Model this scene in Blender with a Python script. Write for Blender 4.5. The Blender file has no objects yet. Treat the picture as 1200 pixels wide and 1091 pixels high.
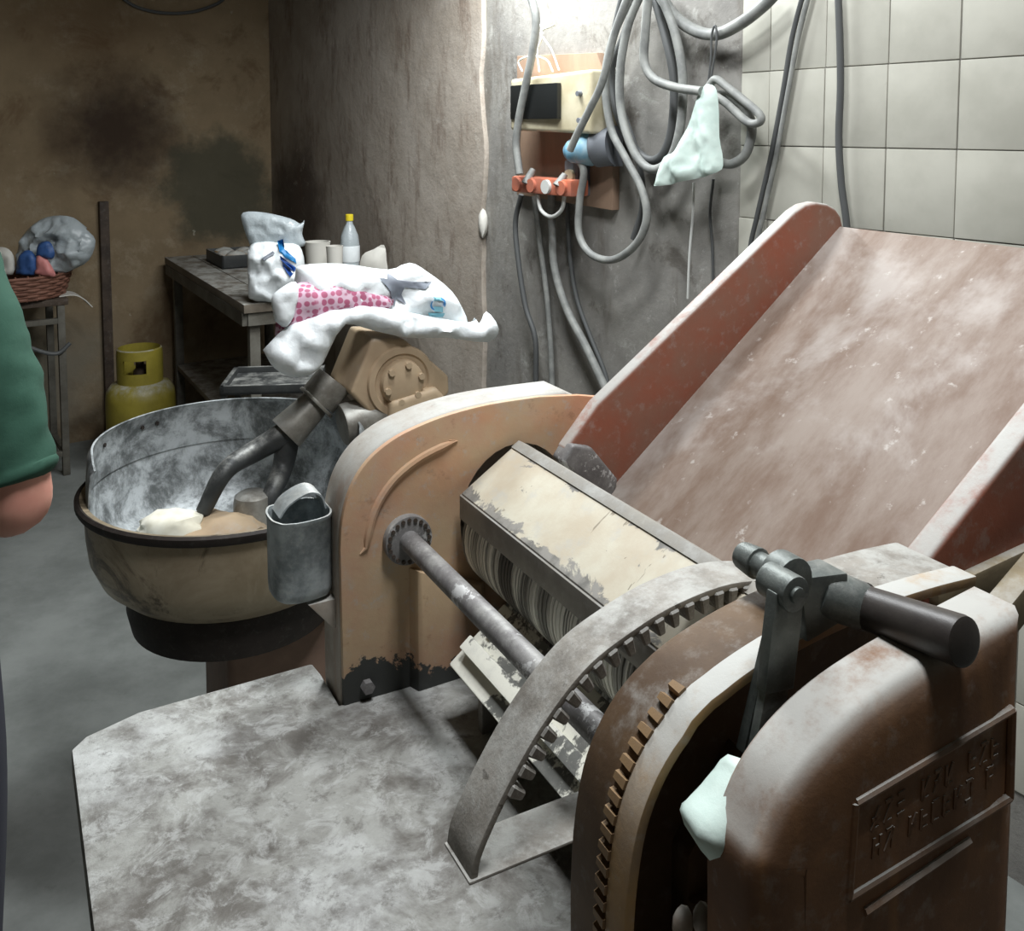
import bpy, bmesh, math, random
from mathutils import Vector, Matrix, noise
from mathutils.geometry import delaunay_2d_cdt
random.seed(7)
S = bpy.context.scene
COL = S.collection
V = Vector
# ------------------------------------------------------------------ camera
F_PX, CX, CY, HC = 1120.0, 600.0, 235.0, 1.55
PIT = math.atan(85 / F_PX)
cam = bpy.data.cameras.new('camera'); co = bpy.data.objects.new('camera', cam); COL.objects.link(co)
co.location = (0, 0, HC); co.rotation_euler = (math.pi / 2 - PIT, 0, 0)
cam.sensor_fit = 'HORIZONTAL'; cam.sensor_width = 36; cam.lens = F_PX / 1200 * 36
cam.shift_y = -(545.5 - CY) / 1200; cam.clip_start = .02
S.camera = co
# ------------------------------------------------------------------ world, lamps, exposure
w = bpy.data.worlds.new('world'); S.world = w; w.use_nodes = True
w.node_tree.nodes['Background'].inputs[0].default_value = (.8, .9, 1, 1)
w.node_tree.nodes['Background'].inputs[1].default_value = 0.0
vs = S.view_settings
vs.view_transform = 'Standard'; vs.look = 'None'; vs.gamma = 1; vs.use_curve_mapping = False
vs.exposure = 0.12
def area(name, loc, target, sx, sy, power, col):
    l = bpy.data.lights.new(name, 'AREA'); l.shape = 'RECTANGLE'; l.size = sx; l.size_y = sy
    l.energy = power; l.color = col
    o = bpy.data.objects.new(name, l); COL.objects.link(o); o.location = loc
    o.rotation_euler = (V(target) - V(loc)).to_track_quat('-Z', 'Y').to_euler(); return o
area('wall_lamp_offscreen', (-.10, 2.90, 2.38), (-.2, 2.6, 0), .18, .9, 40, (.95, .985, 1.0))
area('ceiling_lamp_front_offscreen', (.22, .66, 2.9), (.2, .7, 0), .3, .6, 36, (.97, .98, 1.0))
area('ceiling_lamp_middle_offscreen', (.0, 1.78, 2.75), (-.05, 1.8, 0), .2, .45, 23, (.95, .98, 1.0))
# ------------------------------------------------------------------ pixel -> place helpers
def ray(x, y):
    a = (x - CX) / F_PX; b = -(y - CY) / F_PX; c, s = math.cos(PIT), math.sin(PIT)
    return V((a, c + b * s, -s + b * c))
CAM = V((0, 0, HC))
AM = math.atan(600 / F_PX)                       # heading of the two machines
FU = V((math.cos(AM), math.sin(AM), 0)); AV = V((-math.sin(AM), math.cos(AM), 0))
def on_z(x, y, z): r = ray(x, y); return CAM + r * ((z - HC) / r.z)
def on_v(x, y, v):                                # on a plane across the roller axis -> (u, v, z)
    r = ray(x, y); p = CAM + r * (v / r.dot(AV)); return V((p.dot(FU), v, p.z))
def on_y(x, y, Y): r = ray(x, y); return CAM + r * (Y / r.y)
AW = math.atan(779 / F_PX)
WD = V((-math.sin(AW), math.cos(AW), 0)); WN = V((-math.cos(AW), -math.sin(AW), 0))
WQ = V(((893 - 600) / F_PX * 2.44, 2.44, 0))
def on_wall(x, y, off=0.0):                       # right wall
    r = ray(x, y); return CAM + r * (((WQ - CAM).dot(WN) + off) / r.dot(WN))
SK = 3.389; KP = WQ + WD * SK                     # far corner of the room
def on_back(x, y, off=0.0):
    n = -WD; r = ray(x, y); return CAM + r * (((KP - CAM).dot(n) + off) / r.dot(n))
# ------------------------------------------------------------------ materials
def hexc(r, g, b): return tuple(((c / 255) / 12.92 if c / 255 <= .04045 else ((c / 255 + .055) / 1.055) ** 2.4) for c in (r, g, b)) + (1,)
class NT:
    def __init__(s, name):
        s.m = bpy.data.materials.new(name); s.m.use_nodes = True; s.t = s.m.node_tree
        s.b = s.t.nodes['Principled BSDF']; s.tc = s.n('ShaderNodeTexCoord'); s.geo = s.n('ShaderNodeNewGeometry')
    def n(s, k): return s.t.nodes.new(k)
    def l(s, a, b): s.t.links.new(a, b)
    def noise(s, scale, detail=5, rough=.6, vec=None, dist=0, stretch=None):
        n = s.n('ShaderNodeTexNoise'); n.inputs['Scale'].default_value = scale; n.inputs['Detail'].default_value = detail
        n.inputs['Roughness'].default_value = rough; n.inputs['Distortion'].default_value = dist
        v = vec or s.tc.outputs['Object']
        if stretch:
            mp = s.n('ShaderNodeMapping'); mp.inputs['Scale'].default_value = stretch; s.l(v, mp.inputs[0]); v = mp.outputs[0]
        s.l(v, n.inputs['Vector']); return n.outputs[0]
    def ramp(s, f, lo, hi, a=0.0, b=1.0):
        r = s.n('ShaderNodeMapRange'); r.inputs[1].default_value = lo; r.inputs[2].default_value = hi
        r.inputs[3].default_value = a; r.inputs[4].default_value = b; r.interpolation_type = 'SMOOTHSTEP'
        s.l(f, r.inputs[0]); return r.outputs[0]
    def math(s, op, a, b=None):
        m = s.n('ShaderNodeMath'); m.operation = op; m.use_clamp = op in ('MULTIPLY', 'ADD')
        for i, x in enumerate((a, b)):
            if x is None: continue
            if isinstance(x, (int, float)): m.inputs[i].default_value = x
            else: s.l(x, m.inputs[i])
        return m.outputs[0]
    def mix(s, f, a, b):
        m = s.n('ShaderNodeMix'); m.data_type = 'RGBA'
        if isinstance(f, (int, float)): m.inputs[0].default_value = f
        else: s.l(f, m.inputs[0])
        for i, x in ((6, a), (7, b)):
            if isinstance(x, tuple): m.inputs[i].default_value = x
            else: s.l(x, m.inputs[i])
        return m.outputs[2]
    def dist(s, p, sc=(1, 1, 1), warp=.0, wscale=6):
        v = s.geo.outputs['Position']
        sub = s.n('ShaderNodeVectorMath'); sub.operation = 'SUBTRACT'; s.l(v, sub.inputs[0]); sub.inputs[1].default_value = p
        mul = s.n('ShaderNodeVectorMath'); mul.operation = 'MULTIPLY'; s.l(sub.outputs[0], mul.inputs[0]); mul.inputs[1].default_value = sc
        ln = s.n('ShaderNodeVectorMath'); ln.operation = 'LENGTH'; s.l(mul.outputs[0], ln.inputs[0])
        d = ln.outputs['Value']
        if warp:
            nz = s.noise(wscale, 5, .65, vec=v); m = s.n('ShaderNodeMath'); m.operation = 'MULTIPLY_ADD'
            s.l(nz, m.inputs[0]); m.inputs[1].default_value = warp; s.l(d, m.inputs[2]); d = m.outputs[0]
        return d
    def sep(s, v, i):
        x = s.n('ShaderNodeSeparateXYZ'); s.l(v, x.inputs[0]); return x.outputs[i]
    def bump(s, h, strength=.3, d=.004):
        b = s.n('ShaderNodeBump'); b.inputs['Strength'].default_value = strength; b.inputs['Distance'].default_value = d
        s.l(h, b.inputs['Height']); s.l(b.outputs[0], s.b.inputs['Normal'])
    def out(s, c, rough=.7, metal=0.0, spec=.3):
        if isinstance(c, tuple): s.b.inputs['Base Color'].default_value = c
        else: s.l(c, s.b.inputs['Base Color'])
        s.b.inputs['Roughness'].default_value = rough; s.b.inputs['Metallic'].default_value = metal
        s.b.inputs['Specular IOR Level'].default_value = spec; return s.m
FL = hexc(176, 177, 172)       # flour dust
def worn(name, c1, c2, scale=9, rough=.65, metal=0., flour=0., fl_scale=14, chip=None, chip_t=.6, chip_scale=10, bump=.25, stretch=None, streak=None, spec=.3, speck=0., lowchip=None, fl=FL):
    """paint or metal in two tones, optional chips of another colour, flour dust settled on upward faces"""
    k = NT(name); n1 = k.noise(scale, 6, .65, stretch=stretch)
    c = k.mix(k.ramp(n1, .33, .67), c1, c2)
    if streak: c = k.mix(k.ramp(k.noise(scale * 2.3, 4, .6, stretch=(1, 1, .12)), .5, .75, 0, .7), c, streak)
    if chip:
        nn = k.noise(chip_scale, 7, .7, dist=.3)
        if lowchip:                                # paint worn off near the bottom of the casting
            z = k.sep(k.tc.outputs['Object'], 2); nn = k.math('ADD', nn, k.ramp(z, lowchip[1], lowchip[0], 0, .5))
        c = k.mix(k.ramp(nn, chip_t, chip_t + .03), c, chip)
    if flour:
        up = k.sep(k.geo.outputs['Normal'], 2)
        m = k.math('MULTIPLY', k.ramp(up, .1, .85), k.ramp(k.noise(fl_scale, 8, .7), .62 - .45 * flour, .85 - .35 * flour))
        c = k.mix(k.math('MULTIPLY', m, min(1, .55 + .45 * flour)), c, fl)
    if speck:
        c = k.mix(k.ramp(k.noise(scale * 7, 6, .65), .52, .72, 0, speck * .9), c, fl)
    if bump: k.bump(k.noise(scale * 6, 6, .7), bump, .002)
    return k.out(c, rough, metal, spec)
def plain(name, c, rough=.5, metal=0., spec=.4, c2=None, scale=20):
    k = NT(name)
    if c2: c = k.mix(k.ramp(k.noise(scale, 5, .6), .35, .65), c, c2)
    return k.out(c, rough, metal, spec)
M = {}
# sheeter
M['cast_tan'] = worn('cast_tan', hexc(200, 174, 140), hexc(200, 152, 122), 7, flour=.75, chip=hexc(58, 60, 58), chip_t=.80, chip_scale=11, lowchip=(.862, .955), speck=.25)
k = NT('cast_face'); n = k.noise(6, 7, .68); n2 = k.noise(13, 7, .7, dist=.4); z = k.sep(k.tc.outputs['Object'], 2)
c = k.mix(k.ramp(n, .34, .66), hexc(190, 166, 134), hexc(188, 150, 124)); c = k.mix(k.ramp(n2, .5, .72, 0, .55), c, hexc(176, 168, 156))
c = k.mix(k.math('MULTIPLY', k.ramp(z, 1.06, 1.17), k.ramp(k.noise(5, 4, .6), .35, .6, 0, .8)), c, hexc(200, 142, 104))
c = k.mix(k.ramp(k.noise(26, 5, .7), .6, .72, 0, .5), c, hexc(140, 108, 82))
c = k.mix(k.ramp(k.noise(60, 5, .7), .55, .72, 0, .45), c, FL)
c = k.mix(k.ramp(k.math('ADD', k.noise(11, 7, .7, dist=.3), k.ramp(z, .965, .862, 0, .5)), .80, .83), c, hexc(66, 68, 66))
k.bump(k.noise(40, 6, .7), .3, .002); M['cast_tan'] = k.out(c, .6)
M['cast_side'] = worn('cast_side', hexc(168, 163, 154), hexc(146, 137, 126), 12, flour=.7, fl_scale=18, speck=.4, streak=hexc(150, 128, 112), chip=hexc(120, 112, 102), chip_t=.62, chip_scale=20)
M['brown_paint'] = worn('brown_paint', hexc(130, 94, 64), hexc(106, 77, 56), 8, flour=.88, fl_scale=18, streak=hexc(168, 122, 76), speck=.25)
M['ochre_rim'] = worn('ochre_rim', hexc(170, 138, 94), hexc(146, 126, 104), 12, flour=1.0, fl_scale=20, speck=.3)
M['tooth_brown'] = worn('tooth_brown', hexc(132, 108, 78), hexc(108, 86, 62), 12, flour=.4, speck=.2)
M['dark_brown'] = worn('dark_brown', hexc(100, 80, 58), hexc(76, 59, 43), 9, flour=.3, speck=.15)
M['grey_metal'] = worn('grey_metal', hexc(148, 144, 136), hexc(112, 108, 101), 18, metal=.1, flour=.55, fl_scale=26, speck=.5, chip=hexc(96, 92, 85), chip_t=.60, chip_scale=34, bump=.5)
M['rod_metal'] = worn('rod_metal', hexc(104, 102, 102), hexc(134, 133, 132), 26, metal=.2, rough=.55, flour=.4, speck=.4, chip=hexc(186, 187, 186), chip_t=.56, chip_scale=24)
M['lever_metal'] = worn('lever_metal', hexc(92, 98, 96), hexc(120, 126, 122), 30, metal=.4, rough=.45, flour=.3, speck=.15)
M['black_grip'] = worn('black_grip', hexc(46, 42, 40), hexc(58, 54, 50), 30, rough=.4, chip=hexc(140, 136, 130), chip_t=.66, chip_scale=24, bump=.1, spec=.5)
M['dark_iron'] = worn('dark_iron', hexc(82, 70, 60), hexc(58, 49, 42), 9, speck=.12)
M['cream_guard'] = worn('cream_guard', hexc(198, 193, 172), hexc(178, 164, 142), 9, flour=.5, chip=hexc(112, 111, 106), chip_t=.63, chip_scale=16, speck=.3)
M['guard_edge'] = worn('guard_edge', hexc(150, 147, 138), hexc(124, 121, 115), 14, flour=.4, speck=.3)
k = NT('cream_flaked'); x = k.sep(k.tc.outputs['Object'], 0); n = k.noise(15, 7, .72, dist=.5, stretch=(1.6, 1, 1))
c = k.mix(k.ramp(k.noise(8, 6, .65), .35, .65), hexc(196, 193, 176), hexc(182, 172, 152)); c = k.mix(k.ramp(k.noise(30, 6, .7), .52, .7, 0, .5), c, FL)
wear = k.math('ADD', n, k.math('ADD', k.ramp(x, .034, .066, 0, .3), k.ramp(x, .004, -.02, 0, .26)))
c = k.mix(k.ramp(wear, .66, .70), c, k.mix(k.ramp(k.noise(40, 5, .6), .4, .6), hexc(112, 111, 106), hexc(142, 140, 134)))
c = k.mix(k.ramp(k.noise(22, 4, .5, dist=1.5, stretch=(1, 2.5, 1)), .68, .71, 0, .7), c, hexc(110, 100, 86))
k.bump(wear, .2, .002); M['cream_guard'] = k.out(c, .6)
k = NT('grooved_roller')
n = k.noise(60, 4, .7, stretch=(.02, 1, .02))
c = k.mix(k.ramp(n, .42, .58), hexc(120, 120, 114), hexc(226, 226, 216))
c = k.mix(k.ramp(k.noise(9, 3, .5, stretch=(.1, 1, .1)), .6, .64), c, hexc(84, 84, 80))
k.bump(n, .5, .004); M['roller'] = k.out(c, .55, .2)
M['scraper'] = worn('scraper', hexc(96, 98, 94), hexc(116, 116, 112), 14, chip=hexc(216, 216, 204), chip_t=.48, chip_scale=7, flour=.2, speck=.2)
k = NT('floured_bed')
n = k.noise(5, 8, .68); n2 = k.noise(13, 8, .7, dist=.4); n3 = k.noise(3.1, 4, .5)
c = k.mix(k.ramp(n2, .38, .62), hexc(98, 95, 90), hexc(150, 151, 146))
c = k.mix(k.ramp(k.noise(30, 8, .75, dist=.6), .48, .62, 0, .6), c, hexc(176, 178, 175))
c = k.mix(k.ramp(n, .5, .74, 0, .8), c, hexc(196, 199, 197))
c = k.mix(k.ramp(k.noise(48, 7, .8), .52, .66, 0, .6), c, hexc(88, 85, 80))
c = k.mix(k.ramp(n3, .60, .70, 0, .6), c, hexc(120, 88, 76))
k.bump(k.noise(40, 8, .75), .5, .004); M['bed'] = k.out(c, .75)
k = NT('chute_board')
st = (.35, 2.2, .35)
n = k.noise(7, 8, .7, stretch=(1, 2.5, 1)); n2 = k.noise(4, 6, .65, dist=.3)
c = k.mix(k.ramp(n, .3, .72), hexc(112, 92, 78), hexc(143, 131, 121))
c = k.mix(k.ramp(n2, .48, .66, 0, .7), c, hexc(172, 166, 160))
c = k.mix(k.ramp(k.noise(46, 5, .65), .62, .72, 0, .5), c, hexc(196, 192, 186))
k.bump(n, .2, .002); M['board'] = k.out(c, .6)
M['red_rail'] = worn('red_rail', hexc(152, 90, 70), hexc(140, 104, 88), 8, flour=.9, fl_scale=16, speck=.35, rough=.5)
M['frame_cream'] = worn('frame_cream', hexc(146, 134, 108), hexc(122, 110, 88), 10, flour=.4)
M['dough'] = plain('dough', hexc(224, 222, 208), .8, c2=hexc(208, 204, 186))
# mixer
k = NT('bowl_outside'); z = k.sep(k.tc.outputs['Object'], 2)
n = k.noise(7, 7, .68, dist=.5); c = k.mix(k.ramp(n, .3, .66), hexc(176, 162, 138), hexc(148, 134, 110))
c = k.mix(k.ramp(k.noise(4.5, 8, .75, dist=.6), .5, .62, 0, .85), c, hexc(74, 63, 48))
c = k.mix(k.ramp(k.noise(30, 4, .6, stretch=(1, 1, .2)), .6, .75, 0, .35), c, hexc(190, 180, 160)); M['bowl'] = k.out(c, .42, .35, .5)
k = NT('bowl_inside'); n = k.noise(11, 8, .75, dist=.3)
c = k.mix(k.ramp(n, .36, .62), hexc(92, 96, 96), hexc(184, 190, 192))
c = k.mix(k.ramp(k.noise(34, 6, .7), .55, .7, 0, .5), c, hexc(80, 84, 84)); M['bowl_in'] = k.out(c, .5, .25, .5)
M['black_iron'] = worn('black_iron', hexc(46, 40, 36), hexc(34, 29, 26), 12, speck=.05)
M['mixer_tan'] = worn('mixer_tan', hexc(184, 164, 136), hexc(170, 148, 122), 6, rough=.5, flour=.25, bump=.1)
M['mixer_base'] = worn('mixer_base', hexc(132, 110, 96), hexc(112, 92, 80), 6)
M['shaft'] = worn('shaft', hexc(158, 156, 148), hexc(120, 116, 108), 12, metal=.3, rough=.45, flour=.6, speck=.3)
# bags
k = NT('white_plastic'); k.bump(k.noise(22, 5, .7), .25, .01); M['white_plastic'] = k.out(hexc(232, 238, 240), .4, 0, .5)
k.b.inputs['Subsurface Weight'].default_value = .0
k = NT('clear_plastic'); k.bump(k.noise(30, 5, .7), .4, .01); k.b.inputs['Transmission Weight'].default_value = .35
M['clear_plastic'] = k.out(hexc(206, 216, 220), .25, 0, .6)
k = NT('pink_mesh'); vo = k.n('ShaderNodeTexVoronoi'); vo.inputs['Scale'].default_value = 60; vo.inputs['Randomness'].default_value = .25
k.l(k.tc.outputs['Object'], vo.inputs['Vector'])
M['pink_mesh'] = k.out(k.mix(k.ramp(vo.outputs['Distance'], .42, .56), hexc(168, 92, 120), hexc(206, 176, 192)), .6)
M['grey_print'] = plain('grey_print', hexc(118, 124, 134), .5); M['blue_print'] = plain('blue_print', hexc(44, 128, 188), .45)
M['navy_print'] = plain('navy_print', hexc(30, 74, 150), .45); M['pale_blue_print'] = plain('pale_blue_print', hexc(128, 188, 204), .45)
# room
k = NT('soot_plaster'); P = k.geo.outputs['Position']
n = k.noise(1.6, 8, .65, vec=P); c = k.mix(k.ramp(n, .3, .7), hexc(146, 129, 103), hexc(122, 106, 83))
c = k.mix(k.ramp(k.noise(5, 8, .75, vec=P), .5, .68, 0, .55), c, hexc(160, 148, 126))
c = k.mix(k.ramp(k.noise(3.1, 8, .72, vec=P, dist=.5), .52, .66, 0, .55), c, hexc(98, 76, 54))
p = on_back(140, 155); c = k.mix(k.ramp(k.dist(p, (1, 1, 1), .42, 4), .28, .66, .92, 0), c, hexc(52, 40, 33))
p = on_back(258, 225); c = k.mix(k.ramp(k.dist(p, (1, 1, 1), .4, 4), .42, .56, .85, 0), c, hexc(72, 72, 60))
p = on_back(90, 20); c = k.mix(k.ramp(k.dist(p, (.6, .6, 1.3), .5, 3), .3, .7, .45, 0), c, hexc(92, 70, 48))
p = on_back(55, 440); c = k.mix(k.ramp(k.dist(p, (1, 1, .8), .4, 3), .3, .6, .8, 0), c, hexc(118, 114, 102))
c = k.mix(k.ramp(k.noise(22, 3, .5, vec=P), .74, .78, 0, .5), c, hexc(170, 166, 150))
k.bump(k.noise(14, 7, .7, vec=P), .4, .01); M['wall_back'] = k.out(c, .85, 0, .2)
k = NT('bare_plaster'); P = k.geo.outputs['Position']
n = k.noise(3, 8, .68, vec=P); c = k.mix(k.ramp(n, .32, .68), hexc(128, 126, 122), hexc(152, 150, 144))
c = k.mix(k.ramp(k.noise(7, 7, .7, vec=P, dist=.4), .58, .74, 0, .7), c, hexc(190, 190, 184))
c = k.mix(k.ramp(k.noise(5, 7, .7, vec=P, dist=.4), .54, .68, 0, .75), c, hexc(92, 87, 80))
c = k.mix(k.ramp(k.noise(3.2, 7, .7, vec=P, stretch=(2.2, 2.2, .5)), .52, .68, 0, .6), c, hexc(104, 97, 88))
c = k.mix(k.ramp(k.noise(34, 6, .75, vec=P), .58, .7, 0, .5), c, hexc(186, 185, 180))
k.bump(k.noise(30, 7, .7, vec=P), .4, .006); M['wall_bare'] = k.out(c, .85, 0, .2)
k = NT('smoked_plaster'); P = k.geo.outputs['Position']
n = k.noise(2.4, 8, .68, vec=P, dist=.3); c = k.mix(k.ramp(n, .3, .7), hexc(152, 142, 130), hexc(174, 166, 156))
p = on_wall(352, 240); c = k.mix(k.ramp(k.dist(p, (1, 1, .9), .6, 3.5), .45, .75, .8, 0), c, hexc(76, 64, 56))
c = k.mix(k.ramp(k.noise(4, 7, .72, vec=P, stretch=(2.5, 2.5, .7)), .5, .68, 0, .6), c, hexc(104, 87, 74))
c = k.mix(k.ramp(k.noise(9, 8, .75, vec=P, dist=.5), .56, .68, 0, .45), c, hexc(182, 176, 166))
k.bump(k.noise(10, 7, .7, vec=P), .5, .012); M['wall_smoke'] = k.out(c, .8, 0, .25)
k = NT('wall_tile'); P = k.geo.outputs['Position']
c = k.mix(k.ramp(k.noise(5, 5, .6, vec=P), .35, .7), hexc(188, 187, 176), hexc(172, 171, 160))
c = k.mix(k.ramp(k.noise(9, 6, .7, vec=P), .68, .8, 0, .5), c, hexc(150, 146, 132)); M['tile'] = k.out(c, .35, 0, .4)
k = NT('concrete_floor'); P = k.geo.outputs['Position']
c = k.mix(k.ramp(k.noise(3, 8, .7, vec=P), .3, .7), hexc(114, 118, 115), hexc(140, 144, 141))
c = k.mix(k.ramp(k.noise(11, 6, .7, vec=P), .6, .75, 0, .4), c, hexc(92, 94, 91))
k.bump(k.noise(60, 5, .7, vec=P), .15, .003); M['floor'] = k.out(c, .75)
M['ceiling'] = plain('ceiling', hexc(120, 112, 98), .9); M['wall_other'] = plain('wall_other', hexc(110, 104, 92), .9)
# small things
M['wood_board'] = worn('wood_board', hexc(158, 132, 112), hexc(140, 118, 100), 9, stretch=(1, 1, .25))
M['cream_plastic'] = plain('cream_plastic', hexc(206, 198, 172), .45, c2=hexc(188, 178, 148), scale=12)
M['dark_window'] = plain('dark_window', hexc(34, 36, 36), .3, 0, .5)
M['orange_plastic'] = plain('orange_plastic', hexc(196, 112, 84), .55, c2=hexc(172, 108, 90)); M['blue_plastic'] = plain('blue_plastic', hexc(104, 158, 186), .45, c2=hexc(150, 178, 190))
M['grey_plastic'] = plain('grey_plastic', hexc(112, 116, 122), .5)
M['cable_grey'] = plain('cable_grey', hexc(150, 152, 148), .55, c2=hexc(124, 126, 124)); M['cable_dark'] = plain('cable_dark', hexc(84, 86, 86), .55)
M['cable_white'] = plain('cable_white', hexc(206, 208, 204), .5)
M['rag'] = worn('rag', hexc(194, 214, 206), hexc(206, 222, 214), 14, rough=.9, bump=.2)
M['yellow_paint'] = worn('yellow_paint', hexc(150, 138, 56), hexc(130, 119, 48), 8, rough=.45, flour=.5, chip=hexc(90, 84, 50), chip_t=.7, chip_scale=14)
M['yellow_cap'] = plain('yellow_cap', hexc(226, 204, 50), .4)
M['old_wood'] = worn('old_wood', hexc(120, 112, 100), hexc(92, 84, 74), 6, stretch=(.4, 1, 1), flour=.6)
M['old_steel'] = worn('old_steel', hexc(108, 106, 98), hexc(84, 80, 72), 10, metal=.2)
M['dark_steel'] = worn('dark_steel', hexc(72, 74, 74), hexc(56, 58, 58), 10, metal=.3, rough=.5, flour=.5)
M['wicker'] = worn('wicker', hexc(140, 100, 84), hexc(116, 80, 66), 22)
M['blue_packet'] = plain('blue_packet', hexc(64, 100, 158), .5, c2=hexc(50, 80, 130)); M['pink_packet'] = plain('pink_packet', hexc(214, 140, 136), .5)
M['white_packet'] = plain('white_packet', hexc(206, 204, 196), .6)
M['tin'] = worn('tin', hexc(112, 120, 122), hexc(176, 184, 186), 22, metal=.3, rough=.45, flour=.8, speck=.4)
M['skin'] = plain('skin', hexc(204, 152, 134), .55, c2=hexc(196, 138, 122), scale=14)
M['green_shirt'] = worn('green_shirt', hexc(46, 80, 66), hexc(38, 70, 57), 10, rough=.9, bump=.3)
M['trousers'] = plain('trousers', hexc(40, 42, 52), .9); M['shoes'] = plain('shoes', hexc(30, 28, 28), .6); M['hair'] = plain('hair', hexc(36, 28, 24), .8)
# ------------------------------------------------------------------ mesh helpers
class MB:
    def __init__(s): s.b = bmesh.new()
    def box(s, a, b):
        a, b = V(a), V(b); m = bmesh.ops.create_cube(s.b, size=1)
        bmesh.ops.scale(s.b, vec=b - a, verts=m['verts']); bmesh.ops.translate(s.b, vec=(a + b) / 2, verts=m['verts']); return s
    def hexa(s, p):                                # 8 corners: bottom loop, top loop
        v = [s.b.verts.new(q) for q in p]
        for f in ((3, 2, 1, 0), (4, 5, 6, 7), (0, 1, 5, 4), (1, 2, 6, 5), (2, 3, 7, 6), (3, 0, 4, 7)): s.b.faces.new([v[i] for i in f])
        return s
    def bar(s, p, q, wx, wy, up=(0, 0, 1)):        # rectangular bar from p to q
        p, q = V(p), V(q); d = (q - p).normalized(); x = d.cross(V(up))
        if x.length < 1e-4: x = d.cross(V((1, 0, 0)))
        x.normalize(); y = x.cross(d)
        c = [p + x * (i * wx / 2) + y * (j * wy / 2) for i, j in ((-1, -1), (1, -1), (1, 1), (-1, 1))]
        return s.hexa(c + [a + (q - p) for a in c])
    def prism(s, poly, fn, w0, w1):                # polygon (a, b) swept over w; fn(a, b, w) -> point
        lo = [s.b.verts.new(fn(a, b, w0)) for a, b in poly]; hi = [s.b.verts.new(fn(a, b, w1)) for a, b in poly]
        n = len(poly); s.b.faces.new(lo[::-1]); s.b.faces.new(hi)
        for i in range(n): s.b.faces.new((lo[i], lo[(i + 1) % n], hi[(i + 1) % n], hi[i]))
        return s
    def strip(s, path, fn, w0, w1, t):             # open path (a, b) with thickness t towards the inside, swept over w
        n = len(path); nor = []
        for i in range(n):
            a = V(path[max(i - 1, 0)]); b = V(path[min(i + 1, n - 1)]); d = (b - a).normalized(); nor.append(V((d.y, -d.x)))
        inn = [V(path[i]) + nor[i] * t for i in range(n)]
        poly = [tuple(p) for p in path] + [tuple(p) for p in inn[::-1]]
        L = [[s.b.verts.new(fn(p[0], p[1], ww)) for p in poly] for ww in (w0, w1)]; m = 2 * n
        for i in range(m): s.b.faces.new((L[0][i], L[0][(i + 1) % m], L[1][(i + 1) % m], L[1][i]))
        for i in range(n - 1):
            j = m - 1 - i
            s.b.faces.new((L[0][i + 1], L[0][i], L[0][j], L[0][j - 1])); s.b.faces.new((L[1][i], L[1][i + 1], L[1][j - 1], L[1][j]))
        return s
    def tube(s, pts, r, seg=8, caps=True, ax=None):
        pts = [V(p) for p in pts]; n = len(pts); rs = r if isinstance(r, (list, tuple)) else [r] * n; rings = []; x = None
        for i in range(n):
            d = V(ax) if ax else (pts[min(i + 1, n - 1)] - pts[max(i - 1, 0)]).normalized()
            if x is None:
                x = d.cross(V((0, 0, 1)));  x = x if x.length > .05 else d.cross(V((1, 0, 0)))
            x = (x - d * x.dot(d)).normalized(); y = d.cross(x)
            rings.append([s.b.verts.new(pts[i] + (x * math.cos(a) + y * math.sin(a)) * rs[i]) for a in [2 * math.pi * j / seg for j in range(seg)]])
        for i in range(n - 1):
            for j in range(seg): s.b.faces.new((rings[i][j], rings[i][(j + 1) % seg], rings[i + 1][(j + 1) % seg], rings[i + 1][j]))
        if caps: s.b.faces.new(rings[0][::-1]); s.b.faces.new(rings[-1])
        return s
    def lathe(s, prof, c=(0, 0, 0), seg=48, a0=0, a1=2 * math.pi, skip=None):
        full = abs(a1 - a0 - 2 * math.pi) < 1e-6; m = seg if full else seg + 1; rings = []
        for r, z in prof:
            if r < 1e-6: rings.append([s.b.verts.new((c[0], c[1], c[2] + z))] * m)
            else: rings.append([s.b.verts.new((c[0] + r * math.cos(a0 + (a1 - a0) * j / seg), c[1] + r * math.sin(a0 + (a1 - a0) * j / seg), c[2] + z)) for j in range(m)])
        for i in range(len(prof) - 1):
            for j in range(seg):
                if skip and skip(i, j): continue
                q = (rings[i][j], rings[i][(j + 1) % m], rings[i + 1][(j + 1) % m], rings[i + 1][j]); u = []
                for v in q:
                    if v not in u: u.append(v)
                if len(u) > 2: s.b.faces.new(u)
        return s
    def build(s, name, mat, parent=None, smooth=True, bev=0, seg=2, org=(0, 0, 0), sharp=38):
        bmesh.ops.recalc_face_normals(s.b, faces=s.b.faces)
        if bev:
            e = [e for e in s.b.edges if len(e.link_faces) == 2 and e.calc_face_angle(0) > .6]
            bmesh.ops.bevel(s.b, geom=e, offset=bev, segments=seg, affect='EDGES', profile=.6)
        if any(org): bmesh.ops.translate(s.b, vec=-V(org), verts=s.b.verts)
        me = bpy.data.meshes.new(name); s.b.to_mesh(me); s.b.free()
        return link(name, me, mat, parent, smooth, sharp)
def link(name, me, mat, parent=None, smooth=True, sharp=38):
    o = bpy.data.objects.new(name, me); COL.objects.link(o); me.materials.append(M[mat] if isinstance(mat, str) else mat)
    if smooth:
        for f in me.polygons: f.use_smooth = True
        me.set_sharp_from_angle(angle=math.radians(sharp))
    o.parent = parent; return o
def tag(o, label=None, cat=None, group=None, kind=None):
    for kk, vv in (('label', label), ('category', cat), ('group', group), ('kind', kind)):
        if vv: o[kk] = vv
    return o
def thing(name, label, cat, loc=(0, 0, 0), rz=0, group=None):
    o = bpy.data.objects.new(name, None); COL.objects.link(o); o.location = loc; o.rotation_euler = (0, 0, rz); o.empty_display_size = .1
    return tag(o, label, cat, group)
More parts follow.
